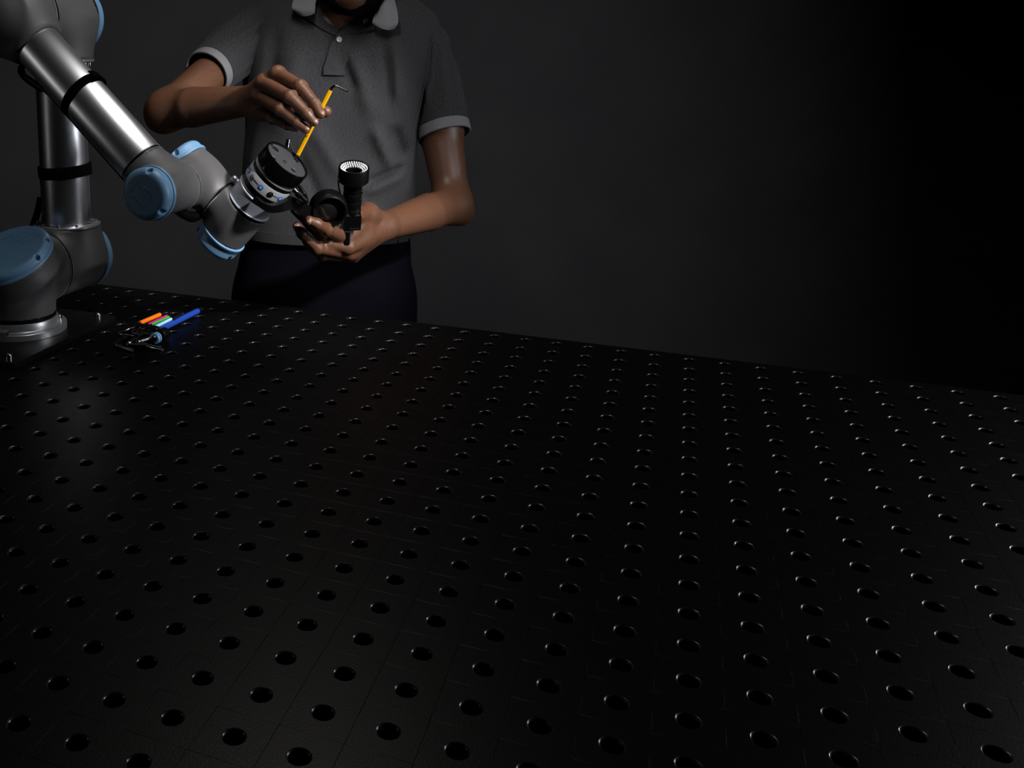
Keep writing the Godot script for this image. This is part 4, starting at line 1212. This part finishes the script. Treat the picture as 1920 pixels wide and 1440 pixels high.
func _sleeve(t: Node3D, s: Vector3, c: Vector3, r0: float, r1: float, wide: float, elbow: Vector3, fold: FastNoiseLite) -> void:
	var d := (elbow - s).normalized().lerp((c - s).normalized(), 0.6).normalized()
	var f := Field.new()
	f.limb(s, c + d * 0.06, r0, r1 * 0.98, 0.02)
	f.drum(c - d * wide * 0.5 + d * 0.1, d, 0.1, 0.2, 0.0, 0.002, 1)
	f.bump = func(p: Vector3) -> float:
		var q := p - s
		var l := q.dot(d)
		return (fold.get_noise_3dv(Vector3(l * 1.2, 0, 0) + (q - d * l) * 7.0 + s) * -0.012 - 0.003) * clampf(1.35 - l * 6.5, 0.1, 1.0) * smoothstep(-0.03, 0.06, l)
	f.amp = 0.016
	var g := Geo.new()
	net(f, g, s - Vector3.ONE * 0.24, s + Vector3.ONE * 0.24, 0.0072)
	part("sleeve", g, "polo", t)
	g = Geo.new()
	g.lathe(c - d * wide * 0.55, d, [Vector2(r1 - 0.006, 0), Vector2(r1 + 0.0006, 0), Vector2(r1 + 0.0016, 0.0012), Vector2(r1 + 0.0012, wide * 0.5), Vector2(r1 + 0.001, wide - 0.001), Vector2(r1, wide), Vector2(r1 - 0.0022, wide), Vector2(r1 - 0.003, wide - 0.001), Vector2(r1 - 0.004, wide * 0.3)], 64)
	part("sleeve_cuff", g, "rib_knit", t, "light grey ribbed sleeve cuff")


# ------------------------------------------------------------------ hex keys

func build_held_key() -> void:
	var a: Vector3 = Vector3(0.0616, 1.1623, -1.5571)
	var b: Vector3 = Vector3(0.1144, 1.2707, -1.5542)
	var t := thing("hex_key", "long yellow hex key held in the fingers, tip in the changer", "hex key", a)
	var d := (b - a).normalized()
	var g := Geo.new()
	var hx := Vector3(0.75, 0.2, 0.6)
	hx = (hx - d * hx.dot(d)).normalized()
	var hex := PackedVector2Array()
	for k in 6:
		hex.append(Vector2(cos(TAU * (k + 0.5) / 6.0), sin(TAU * (k + 0.5) / 6.0)) * 0.0035)
	g.prism(hex, a + d * 0.008, hx, d.cross(hx), (b - a).length() - 0.008)
	part("sleeve", g, "key_yellow", t, "yellow plastic sleeve")
	g = Geo.new()
	var e: Vector3 = (Vector3(0.1403, 1.2698, -1.5440) - b)
	var bend := [a - d * 0.002, a + d * 0.02, b - d * 0.004, b + d * 0.003]
	var dir := (e - d * e.dot(d) * 0.4).normalized()
	for k in range(1, 7):
		var s := k / 6.0
		bend.append(b + d * (0.003 + 0.006 * sin(s * PI / 2.2)) + dir * (0.006 * (1.0 - cos(s * PI / 2.2))))
	bend.append(Vector3(0.1403, 1.2698, -1.5440))
	g.tube(bend, 0.0019, 8)
	part("steel_bar", g, "steel_dark", t)
	letters("size_mark", "2", 0.0034, a.lerp(b, 0.34) + Vector3(-0.0012, 0.0006, 0.0031), d.cross(Vector3(0, 0, 1)) * -1.0, d, "ink", t)


func build_key_set() -> void:
	var hold: Vector3 = Vector3(-0.1892, 0.8600, -1.6255)
	var t := thing("key_holder", "black plastic hex key holder with a pale blue clip, lying on the table", "key holder", hold)
	var along := Vector3(-0.888, 0, -0.459)
	var away := Vector3(0.459, 0, -0.888)
	var fb := Basis(along, Vector3.UP, along.cross(Vector3.UP))
	var f := Field.new()
	f.block(Vector3(-0.1824, 0.8720, -1.5985), Vector3(0.026, 0.0085, 0.006), 0.003, 0.004, 0, fb)
	f.block(Vector3(-0.1932, 0.8690, -1.5843), Vector3(0.030, 0.0085, 0.005), 0.003, 0.004, 0, fb)
	f.drum(Vector3(-0.1516, 0.8705, -1.5802), away, 0.0085, 0.0098, 0.002, 0.004)
	f.drum(Vector3(-0.1516, 0.8705, -1.5802), away, 0.03, 0.0055, 0.0, 0.001, 1)
	var g := Geo.new()
	net(f, g, hold - Vector3(0.06, 0.004, 0.06), hold + Vector3(0.06, 0.03, 0.06), 0.0022)
	part("holder_body", g, "black_satin", t)
	g = Geo.new()
	var clip: Vector3 = Vector3(-0.1579, 0.8700, -1.5643)
	g.lathe(clip - away * 0.002, away, [Vector2(0.0055, -0.009), Vector2(0.0088, -0.009), Vector2(0.0092, -0.0085), Vector2(0.0092, -0.006), Vector2(0.0078, -0.0055), Vector2(0.0078, -0.0035), Vector2(0.0092, -0.003), Vector2(0.0092, 0.0)], 30, -2.0, 2.2, along * -1.0 + Vector3.UP)
	g.lathe(clip - away * 0.002, away, [Vector2(0.0055, 0.0), Vector2(0.0055, -0.009)], 30, -2.0, 2.2, along * -1.0 + Vector3.UP)
	part("clip", g, "clip_blue", t, "pale blue clip")
	# name, material, sleeve start, sleeve end, steel end, radius, then the short arm
	var list := [
		["thick blue hex key, the longest of the set on the table", "key_blue", Vector3(-0.1583, 0.8705, -1.6038), Vector3(-0.1026, 0.8675, -1.7279), Vector3(-0.0973, 0.8675, -1.7349), 0.0052, [Vector3(-0.1589, 0.8705, -1.5742), Vector3(-0.1854, 0.8680, -1.5475), Vector3(-0.1852, 0.8660, -1.5454), Vector3(-0.1636, 0.8650, -1.5269), Vector3(-0.1465, 0.8652, -1.5158)], 0.0042],
		["orange hex key in the holder on the table", "key_orange", Vector3(-0.1931, 0.8780, -1.6149), Vector3(-0.1642, 0.8780, -1.6665), Vector3(-0.1534, 0.8780, -1.6800), 0.0038, [Vector3(-0.2012, 0.8770, -1.5937), Vector3(-0.2125, 0.8750, -1.5851), Vector3(-0.2203, 0.8745, -1.5719), Vector3(-0.2165, 0.8745, -1.5632), Vector3(-0.1947, 0.8740, -1.5537)], 0.0022],
		["pink hex key in the holder, beside the orange one", "key_pink", Vector3(-0.1782, 0.8780, -1.6090), Vector3(-0.1517, 0.8780, -1.6602), Vector3(-0.1483, 0.8780, -1.6635), 0.0021, [Vector3(-0.1861, 0.8770, -1.6000), Vector3(-0.1981, 0.8760, -1.5821), Vector3(-0.2005, 0.8760, -1.5732), Vector3(-0.1959, 0.8760, -1.5645), Vector3(-0.1804, 0.8750, -1.5565)], 0.0014],
		["green hex key in the holder, between pink and teal", "key_green", Vector3(-0.1727, 0.8780, -1.6076), Vector3(-0.1475, 0.8780, -1.6538), Vector3(-0.1455, 0.8780, -1.6571), 0.0019, [Vector3(-0.1796, 0.8770, -1.5971), Vector3(-0.1911, 0.8760, -1.5822), Vector3(-0.1935, 0.8760, -1.5733), Vector3(-0.1894, 0.8760, -1.5675), Vector3(-0.1750, 0.8750, -1.5623)], 0.0012],
		["teal hex key in the holder, between green and pale blue", "key_teal", Vector3(-0.1694, 0.8760, -1.6097), Vector3(-0.1468, 0.8760, -1.6510), Vector3(-0.1448, 0.8760, -1.6542), 0.0018, [Vector3(-0.1747, 0.8760, -1.6005), Vector3(-0.1852, 0.8755, -1.5839), Vector3(-0.1870, 0.8755, -1.5765), Vector3(-0.1838, 0.8755, -1.5722), Vector3(-0.1707, 0.8750, -1.5624)], 0.0010],
		["pale blue hex key in the holder, beside the thick blue one", "key_pale", Vector3(-0.1657, 0.8765, -1.5990), Vector3(-0.1432, 0.8765, -1.6461), Vector3(-0.1409, 0.8765, -1.6510), 0.0026, [Vector3(-0.1688, 0.8760, -1.5946), Vector3(-0.1773, 0.8755, -1.5841), Vector3(-0.1784, 0.8755, -1.5781), Vector3(-0.1753, 0.8755, -1.5738), Vector3(-0.1648, 0.8750, -1.5639)], 0.0010],
		["grey hex key behind the pale blue one on the table", "key_grey", Vector3(-0.1468, 0.8700, -1.6553), Vector3(-0.1322, 0.8700, -1.6915), Vector3(-0.1280, 0.8700, -1.6983), 0.0028, [Vector3(-0.1714, 0.8700, -1.6022), Vector3(-0.1989, 0.8685, -1.5457), Vector3(-0.2035, 0.8655, -1.5411), Vector3(-0.1980, 0.8648, -1.5378), Vector3(-0.1727, 0.8648, -1.5328)], 0.0032],
		["dark hex key with its short arm bent out nearest the table edge", "key_grey", Vector3(-0.1927, 0.8675, -1.6100), Vector3(-0.1838, 0.8675, -1.6347), Vector3(-0.1788, 0.8675, -1.6473), 0.0026, [Vector3(-0.2049, 0.8675, -1.5802), Vector3(-0.2178, 0.8660, -1.5589), Vector3(-0.2229, 0.8640, -1.5454), Vector3(-0.2160, 0.8638, -1.5324), Vector3(-0.1925, 0.8638, -1.5139)], 0.0028],
	]
	for e in list:
		var k := thing("hex_key", e[0], "hex key", e[2], "coloured hex keys lying in the holder")
		var d: Vector3 = (e[3] - e[2]).normalized()
		g = Geo.new()
		g.tube([e[2], e[3] - d * 0.001, e[3]], [e[5], e[5], e[5] * 0.88], 12)
		part("sleeve", g, e[1], k, "coloured plastic sleeve")
		g = Geo.new()
		var path := [e[4], e[3], e[2]]
		path.append_array(e[6])
		var sm := _smooth(path, 5)
		g.tube(sm, e[7], 8)
		g.lathe(e[4] - d * e[7] * 0.6, d, [Vector2(0, 0), Vector2(e[7] * 1.05, 0.0003), Vector2(e[7] * 1.15, e[7]), Vector2(e[7] * 0.6, e[7] * 1.7), Vector2(0, e[7] * 1.8)], 8)
		part("steel_bar", g, "steel_dark", k)
		if e[1] == "key_blue":
			var nn := (Vector3(-0.1, 0.75, 0.6) - d * Vector3(-0.1, 0.75, 0.6).dot(d)).normalized()
			letters("size_mark", "HEX      8", 0.0036, e[2].lerp(e[3], 0.4) + nn * 0.00535, d, nn.cross(d), "ink", k)


# ------------------------------------------------------------------ geometry

class Geo:
	var v := PackedVector3Array()
	var n := PackedVector3Array()
	var uv := PackedVector2Array()
	var ix := PackedInt32Array()

	func vert(p: Vector3, nn: Vector3, u := Vector2.ZERO) -> int:
		v.append(p)
		n.append(nn)
		uv.append(u)
		return v.size() - 1

	func tri(a: int, b: int, c: int) -> void:
		var g := (v[b] - v[a]).cross(v[c] - v[a])
		ix.append(a)
		if g.dot(n[a] + n[b] + n[c]) > 0.0:
			ix.append(c)
			ix.append(b)
		else:
			ix.append(b)
			ix.append(c)

	func quad(a: int, b: int, c: int, d: int) -> void:
		tri(a, b, c)
		tri(a, c, d)

	func face(pts: Array, nn: Vector3) -> void:
		var f := v.size()
		for p in pts:
			vert(p, nn, Vector2(p.x, p.z))
		for i in range(1, pts.size() - 1):
			tri(f, f + i, f + i + 1)

	# turned shape: prof holds (radius, height) pairs from the lower end, outside, to the upper end
	func lathe(o: Vector3, axis: Vector3, prof: Array, seg := 48, a0 := 0.0, a1 := TAU, ref := Vector3.ZERO) -> void:
		var ax := axis.normalized()
		var e1 := ref - ax * ref.dot(ax)
		if e1.length() < 0.01:
			e1 = ax.cross(Vector3(0.31, 0.2, 0.93) if absf(ax.z) < 0.8 else Vector3.RIGHT)
		e1 = e1.normalized()
		var e2 := ax.cross(e1)
		var ns := []
		for i in prof.size() - 1:
			var t: Vector2 = prof[i + 1] - prof[i]
			ns.append(Vector2(t.y, -t.x).normalized())
		var run := 0.0
		for i in prof.size() - 1:
			var p: Vector2 = prof[i]
			var q: Vector2 = prof[i + 1]
			var n0: Vector2 = ns[i]
			var n1: Vector2 = ns[i]
			if i > 0 and ns[i - 1].dot(ns[i]) > 0.75:
				n0 = (ns[i - 1] + ns[i]).normalized()
			if i < ns.size() - 1 and ns[i + 1].dot(ns[i]) > 0.75:
				n1 = (ns[i + 1] + ns[i]).normalized()
			var f := v.size()
			var l := p.distance_to(q)
			for k in seg + 1:
				var a := lerpf(a0, a1, float(k) / seg)
				var dir := e1 * cos(a) + e2 * sin(a)
				vert(o + dir * p.x + ax * p.y, dir * n0.x + ax * n0.y, Vector2(float(k) / seg, run))
				vert(o + dir * q.x + ax * q.y, dir * n1.x + ax * n1.y, Vector2(float(k) / seg, run + l))
			run += l
			for k in seg:
				quad(f + 2 * k, f + 2 * k + 1, f + 2 * k + 3, f + 2 * k + 2)

	func tube(path: Array, rad: Variant, seg := 12, caps := true) -> void:
		var f := v.size()
		var m := path.size()
		var side := Vector3.ZERO
		for i in m:
			var t: Vector3 = (path[mini(i + 1, m - 1)] - path[maxi(i - 1, 0)]).normalized()
			side = side - t * side.dot(t)
			if side.length() < 0.1:
				side = t.cross(Vector3.UP if absf(t.y) < 0.9 else Vector3.RIGHT)
			side = side.normalized()
			var up := t.cross(side)
			var r: float = rad[i] if rad is Array else rad
			for k in seg + 1:
				var a := TAU * k / seg
				var dir := side * cos(a) + up * sin(a)
				vert(path[i] + dir * r, dir, Vector2(float(k) / seg, i))
			if caps and (i == 0 or i == m - 1):
				var c := []
				for k in seg:
					var a := TAU * k / seg
					c.append(path[i] + (side * cos(a) + up * sin(a)) * r)
				face(c, -t if i == 0 else t)
				if i == 0:  # keep the ring grid contiguous: start it again after the cap
					f = v.size()
					for k in seg + 1:
						var a := TAU * k / seg
						var dir := side * cos(a) + up * sin(a)
						vert(path[i] + dir * r, dir, Vector2(float(k) / seg, i))
		for i in m - 1:
			for k in seg:
				var a := f + i * (seg + 1) + k
				quad(a, a + 1, a + seg + 2, a + seg + 1)

	func box(c: Vector3, b: Basis, h: Vector3, bev := 0.001) -> void:
		var pt := func(axis: int, s: Vector3) -> Vector3:
			var q := s * (h - Vector3.ONE * bev)
			q[axis] = s[axis] * h[axis]
			return c + b * q
		for a in 3:
			var i := (a + 1) % 3
			var j := (a + 2) % 3
			for s: float in [-1.0, 1.0]:
				var ring := []
				for w in [[-1.0, -1.0], [1.0, -1.0], [1.0, 1.0], [-1.0, 1.0]]:
					var q := Vector3.ZERO
					q[a] = s
					q[i] = w[0]
					q[j] = w[1]
					ring.append(pt.call(a, q))
				var nn := Vector3.ZERO
				nn[a] = s
				face(ring, b * nn)
				for s2: float in [-1.0, 1.0]:
					var e0 := Vector3.ZERO
					e0[a] = s
					e0[i] = s2
					e0[j] = -1.0
					var e1 := e0
					e1[j] = 1.0
					var en := Vector3.ZERO
					en[a] = s
					en[i] = s2
					face([pt.call(a, e0), pt.call(a, e1), pt.call(i, e1), pt.call(i, e0)], (b * en).normalized())
		for sx: float in [-1.0, 1.0]:
			for sy: float in [-1.0, 1.0]:
				for sz: float in [-1.0, 1.0]:
					var s := Vector3(sx, sy, sz)
					face([pt.call(0, s), pt.call(1, s), pt.call(2, s)], (b * s).normalized())

	func prism(poly: PackedVector2Array, o: Vector3, bx: Vector3, by: Vector3, depth: float) -> void:
		var bz := bx.cross(by).normalized()
		var t := Geometry2D.triangulate_polygon(poly)
		for s in [0.0, depth]:
			var f := v.size()
			for p in poly:
				vert(o + bx * p.x + by * p.y + bz * s, bz if s > 0.0 else -bz, p)
			for i in range(0, t.size(), 3):
				tri(f + t[i], f + t[i + 1], f + t[i + 2])
		var cw := Geometry2D.is_polygon_clockwise(poly)
		for i in poly.size():
			var p := poly[i]
			var q := poly[(i + 1) % poly.size()]
			var d := (q - p).normalized()
			var nn := bx * d.y - by * d.x
			if cw:
				nn = -nn
			var a := o + bx * p.x + by * p.y
			var b := o + bx * q.x + by * q.y
			face([a, b, b + bz * depth, a + bz * depth], nn)

	# cloth: rows of points, given real thickness along the surface's own normals
	func sheet(rows: Array, thick: float, toward: Vector3, detail := 4) -> void:
		var fine := _finer(_finer_t(rows, detail), detail)
		var nr := fine.size()
		var nc: int = fine[0].size()
		var nor := []
		for i in nr:
			var line := []
			for j in nc:
				var du: Vector3 = fine[mini(i + 1, nr - 1)][j] - fine[maxi(i - 1, 0)][j]
				var dv: Vector3 = fine[i][mini(j + 1, nc - 1)] - fine[i][maxi(j - 1, 0)]
				var g := du.cross(dv).normalized()
				line.append(g if g.dot(toward) > 0.0 else -g)
			nor.append(line)
		for s in [0.5, -0.5]:
			var f := v.size()
			for i in nr:
				for j in nc:
					var g: Vector3 = nor[i][j]
					vert(fine[i][j] + g * thick * s, g * signf(s), Vector2(float(j) / nc, float(i) / nr))
			for i in nr - 1:
				for j in nc - 1:
					var a := f + i * nc + j
					quad(a, a + 1, a + nc + 1, a + nc)
		var loop := []
		for j in nc:
			loop.append([0, j])
		for i in range(1, nr):
			loop.append([i, nc - 1])
		for j in range(nc - 2, -1, -1):
			loop.append([nr - 1, j])
		for i in range(nr - 2, 0, -1):
			loop.append([i, 0])
		var mid: Vector3 = fine[nr / 2][nc / 2]
		for k in loop.size():
			var e: Array = loop[k]
			var g: Array = loop[(k + 1) % loop.size()]
			var p: Vector3 = fine[e[0]][e[1]]
			var q: Vector3 = fine[g[0]][g[1]]
			var u: Vector3 = nor[e[0]][e[1]] * thick * 0.5
			var w: Vector3 = nor[g[0]][g[1]] * thick * 0.5
			var out := (q - p).cross(u).normalized()
			if out.dot(p - mid) < 0.0:
				out = -out
			face([p + u, q + w, q - w, p - u], out)

	func _finer(rows: Array, k: int) -> Array:
		var out := []
		for i in rows.size() - 1:
			for s in k:
				var line := []
				for j in rows[0].size():
					var a: Vector3 = rows[maxi(i - 1, 0)][j]
					var b: Vector3 = rows[i][j]
					var c: Vector3 = rows[i + 1][j]
					var d: Vector3 = rows[mini(i + 2, rows.size() - 1)][j]
					line.append(b.cubic_interpolate(c, a, d, float(s) / k))
				out.append(line)
		out.append(rows[rows.size() - 1])
		return out

	func _finer_t(rows: Array, k: int) -> Array:
		var t := []
		for j in rows[0].size():
			var line := []
			for i in rows.size():
				line.append(rows[i][j])
			t.append(line)
		t = _finer(t, k)
		var back := []
		for i in rows.size():
			var line := []
			for j in t.size():
				line.append(t[j][i])
			back.append(line)
		return back

	func mesh(origin: Vector3) -> ArrayMesh:
		var p := PackedVector3Array()
		p.resize(v.size())
		for i in v.size():
			p[i] = v[i] - origin
		var arr := []
		arr.resize(Mesh.ARRAY_MAX)
		arr[Mesh.ARRAY_VERTEX] = p
		arr[Mesh.ARRAY_NORMAL] = n
		arr[Mesh.ARRAY_TEX_UV] = uv
		arr[Mesh.ARRAY_INDEX] = ix
		var m := ArrayMesh.new()
		m.add_surface_from_arrays(Mesh.PRIMITIVE_TRIANGLES, arr)
		return m


# a smooth body described by distances: tapered limbs, ellipsoids, cylinders and stacked sections joined with a soft minimum
class Field:
	var kind := PackedInt32Array()
	var a := PackedVector3Array()
	var b := PackedVector3Array()
	var ra := PackedFloat32Array()
	var rb := PackedFloat32Array()
	var rd := PackedFloat32Array()
	var soft := PackedFloat32Array()
	var cut := PackedInt32Array()
	var bas: Array[Basis] = []
	var rows := []
	var bump = null
	var amp := 0.0
	var last := 0.0

	func _add(t: int, p: Vector3, q: Vector3, r0: float, r1: float, r2: float, k: float, c: int, basis := Basis(), table := []) -> void:
		kind.append(t)
		a.append(p)
		b.append(q)
		ra.append(r0)
		rb.append(r1)
		rd.append(r2)
		soft.append(k)
		cut.append(c)
		bas.append(basis)
		rows.append(table)

	func limb(p: Vector3, q: Vector3, r0: float, r1: float, k := 0.01, c := 0) -> void:
		_add(0, p, q, r0, r1, 0.0, k, c)

	func chain(pts: Array, r: Array, k := 0.008) -> void:
		for i in pts.size() - 1:
			limb(pts[i], pts[i + 1], r[i], r[i + 1], k)

	func ball(p: Vector3, r: Vector3, k := 0.01, c := 0, basis := Basis()) -> void:
		_add(1, p, r, 0.0, 0.0, 0.0, k, c, basis)

	func drum(p: Vector3, axis: Vector3, half: float, r: float, edge: float, k := 0.01, c := 0) -> void:
		_add(2, p, axis.normalized(), r, half, edge, k, c)

	func block(p: Vector3, half: Vector3, edge: float, k := 0.01, c := 0, basis := Basis()) -> void:
		_add(4, p, half, 0.0, 0.0, edge, k, c, basis)

	# each row: [y, centre x, centre z, half width, half depth], from low to high
	func stack(list: Array, k := 0.02) -> void:
		var table := []
		var n := 90
		var y0: float = list[0][0]
		var y1: float = list[list.size() - 1][0]
		var seg := 0
		for s in n + 1:
			var y := lerpf(y0, y1, float(s) / n)
			while seg < list.size() - 2 and y > list[seg + 1][0]:
				seg += 1
			var t: float = clampf((y - list[seg][0]) / (list[seg + 1][0] - list[seg][0]), 0.0, 1.0)
			var r := PackedFloat32Array()
			for c in range(1, 5):
				r.append(cubic_interpolate(list[seg][c], list[seg + 1][c], list[maxi(seg - 1, 0)][c], list[mini(seg + 2, list.size() - 1)][c], t))
			table.append(r)
		_add(3, Vector3(y0, y1, n), Vector3.ZERO, 0.0, 0.0, 0.0, k, 0, Basis(), table)

	func one(i: int, p: Vector3) -> float:
		match kind[i]:
			0:
				var ab := b[i] - a[i]
				var h := clampf((p - a[i]).dot(ab) / maxf(ab.length_squared(), 1e-12), 0.0, 1.0)
				return p.distance_to(a[i] + ab * h) - lerpf(ra[i], rb[i], h)
			1:
				var q := (p - a[i]) * bas[i]
				var r := b[i]
				var k0 := (q / r).length()
				var k1 := (q / (r * r)).length()
				return k0 * (k0 - 1.0) / maxf(k1, 1e-6)
			2:
				var w := p - a[i]
				var h := w.dot(b[i])
				var x := (w - b[i] * h).length() - ra[i] + rd[i]
				var y := absf(h) - rb[i] + rd[i]
				return minf(maxf(x, y), 0.0) + Vector2(maxf(x, 0.0), maxf(y, 0.0)).length() - rd[i]
			3:
				var s := (p.y - a[i].x) / (a[i].y - a[i].x) * a[i].z
				var k := clampf(s, 0.0, a[i].z - 0.001)
				var lo: PackedFloat32Array = rows[i][int(k)]
				var hi: PackedFloat32Array = rows[i][int(k) + 1]
				var f := k - floorf(k)
				var hx := lerpf(lo[2], hi[2], f)
				var hz := lerpf(lo[3], hi[3], f)
				var u := absf(p.x - lerpf(lo[0], hi[0], f)) / hx
				var w := absf(p.z - lerpf(lo[1], hi[1], f)) / hz
				var d := (pow(pow(u, 2.4) + pow(w, 2.4), 1.0 / 2.4) - 1.0) * minf(hx, hz)
				var over := maxf(a[i].x - p.y, p.y - a[i].y)
				return maxf(d, over)
			_:
				var q := ((p - a[i]) * bas[i]).abs() - b[i] + Vector3.ONE * rd[i]
				return minf(maxf(q.x, maxf(q.y, q.z)), 0.0) + q.max(Vector3.ZERO).length() - rd[i]

	func ev(p: Vector3, ids: PackedInt32Array) -> float:
		var d := 1e3
		for i in ids:
			var e := one(i, p)
			var k := soft[i]
			if cut[i] == 0:
				var h := maxf(k - absf(d - e), 0.0) / k
				d = minf(d, e) - h * h * k * 0.25
			else:
				var h := maxf(k - absf(d + e), 0.0) / k
				d = maxf(d, -e) + h * h * k * 0.25
		if bump != null:
			d += bump.call(p)
		return d

	func all() -> PackedInt32Array:
		return PackedInt32Array(range(kind.size()))

	func near(c: Vector3, reach: float) -> PackedInt32Array:
		var e := PackedFloat32Array()
		var least := 1e9
		for i in kind.size():
			e.append(one(i, c))
			if cut[i] == 0:
				least = minf(least, e[i])
		var ids := PackedInt32Array()
		for i in kind.size():
			if cut[i] == 0 and e[i] < least + 2.2 * reach + soft[i] or cut[i] == 1 and e[i] < 1.3 * reach + soft[i]:
				ids.append(i)
		last = ev(c, ids)
		return ids

	# where a line from the front (towards -z) meets the body
	func front(x: float, y: float, z0 := -1.5) -> Vector3:
		var p := Vector3(x, y, z0)
		var ids := all()
		for i in 60:
			var d := ev(p, ids)
			p.z -= d * 0.7
			if absf(d) < 0.0004:
				break
		return p


func net(f: Field, g: Geo, lo: Vector3, hi: Vector3, h: float, keep = null) -> void:
	var nb := Vector3i(((hi - lo) / (h * 8.0)).ceil())
	var dx := nb.x * 8 + 2
	var dy := nb.y * 8 + 2
	var cell := {}
	var edges := PackedInt32Array()
	var reach := h * 4.0 * 1.7321
	var vals := PackedFloat32Array()
	vals.resize(729)
	var done := PackedByteArray()
	done.resize(729)
	var off := PackedInt32Array([0, 1, 9, 10, 81, 82, 90, 91])
	var pairs := PackedInt32Array([0, 1, 2, 3, 4, 5, 6, 7, 0, 2, 1, 3, 4, 6, 5, 7, 0, 4, 1, 5, 2, 6, 3, 7])
	var eps := h * 0.25
	for bz in nb.z:
		for by in nb.y:
			for bx in nb.x:
				var o := lo + Vector3(bx, by, bz) * (8.0 * h)
				if keep != null:
					var some := false
					for k in 27:
						if keep.call(o + Vector3(k % 3, (k / 3) % 3, k / 9) * (4.0 * h)):
							some = true
							break
					if not some:
						continue
				var ids := f.near(o + Vector3.ONE * (4.0 * h), reach)
				if ids.is_empty() or absf(f.last) > reach * 1.5 + f.amp:
					continue
				var low := 1e9
				var high := -1e9
				done.fill(0)
				for s in 8:
					var sx := (s & 1) * 4
					var sy := ((s >> 1) & 1) * 4
					var sz := (s >> 2) * 4
					var mid := f.ev(o + Vector3(sx + 2, sy + 2, sz + 2) * h, ids)
					var far := absf(mid) > reach * 0.75 + f.amp
					if far:
						low = minf(low, mid)
						high = maxf(high, mid)
					for z in range(sz, sz + 5):
						for y in range(sy, sy + 5):
							var at := (z * 9 + y) * 9 + sx
							for x in range(sx, sx + 5):
								if done[at] == 0:
									if far:
										vals[at] = mid
									else:
										var d := f.ev(o + Vector3(x, y, z) * h, ids)
										vals[at] = d
										done[at] = 1
										low = minf(low, d)
										high = maxf(high, d)
								at += 1
				if low > 0.0 or high < 0.0:
					continue
				for z in 8:
					for y in 8:
						for x in 8:
							var c := (z * 9 + y) * 9 + x
							var m := 0
							for k in 8:
								if vals[c + off[k]] < 0.0:
									m += 1
							var key := ((bz * 8 + z) * dy + by * 8 + y) * dx + bx * 8 + x
							var s0 := vals[c] < 0.0
							for k in 3:
								if s0 != (vals[c + [1, 9, 81][k]] < 0.0):
									edges.append(key)
									edges.append(k)
							if m == 0 or m == 8:
								continue
							var sum := Vector3.ZERO
							var cnt := 0
							for e in 12:
								var i := pairs[2 * e]
								var j := pairs[2 * e + 1]
								var va := vals[c + off[i]]
								var vb := vals[c + off[j]]
								if (va < 0.0) != (vb < 0.0):
									var pa := Vector3(i & 1, (i >> 1) & 1, i >> 2)
									var pb := Vector3(j & 1, (j >> 1) & 1, j >> 2)
									sum += pa.lerp(pb, va / (va - vb))
									cnt += 1
							var p := o + (Vector3(x, y, z) + sum / cnt) * h
							var grad := Vector3.UP
							var d0 := f.ev(p, ids)
							grad = Vector3(f.ev(p + Vector3(eps, 0, 0), ids) - d0, f.ev(p + Vector3(0, eps, 0), ids) - d0, f.ev(p + Vector3(0, 0, eps), ids) - d0) / eps
							var gl := grad.length_squared()
							if gl > 0.04:
								p -= (grad * (d0 / gl)).limit_length(h * 0.7)
							cell[key] = g.vert(p, grad.normalized(), Vector2.ZERO)
	var step := PackedInt32Array([1, dx, dx * dy])
	for e in range(0, edges.size(), 2):
		var key := edges[e]
		var k := edges[e + 1]
		var u := step[(k + 1) % 3]
		var w := step[(k + 2) % 3]
		if not (cell.has(key) and cell.has(key - u) and cell.has(key - w) and cell.has(key - u - w)):
			continue
		var q0: int = cell[key]
		if keep != null and not keep.call(g.v[q0]):
			continue
		g.quad(q0, cell[key - u], cell[key - u - w], cell[key - w])
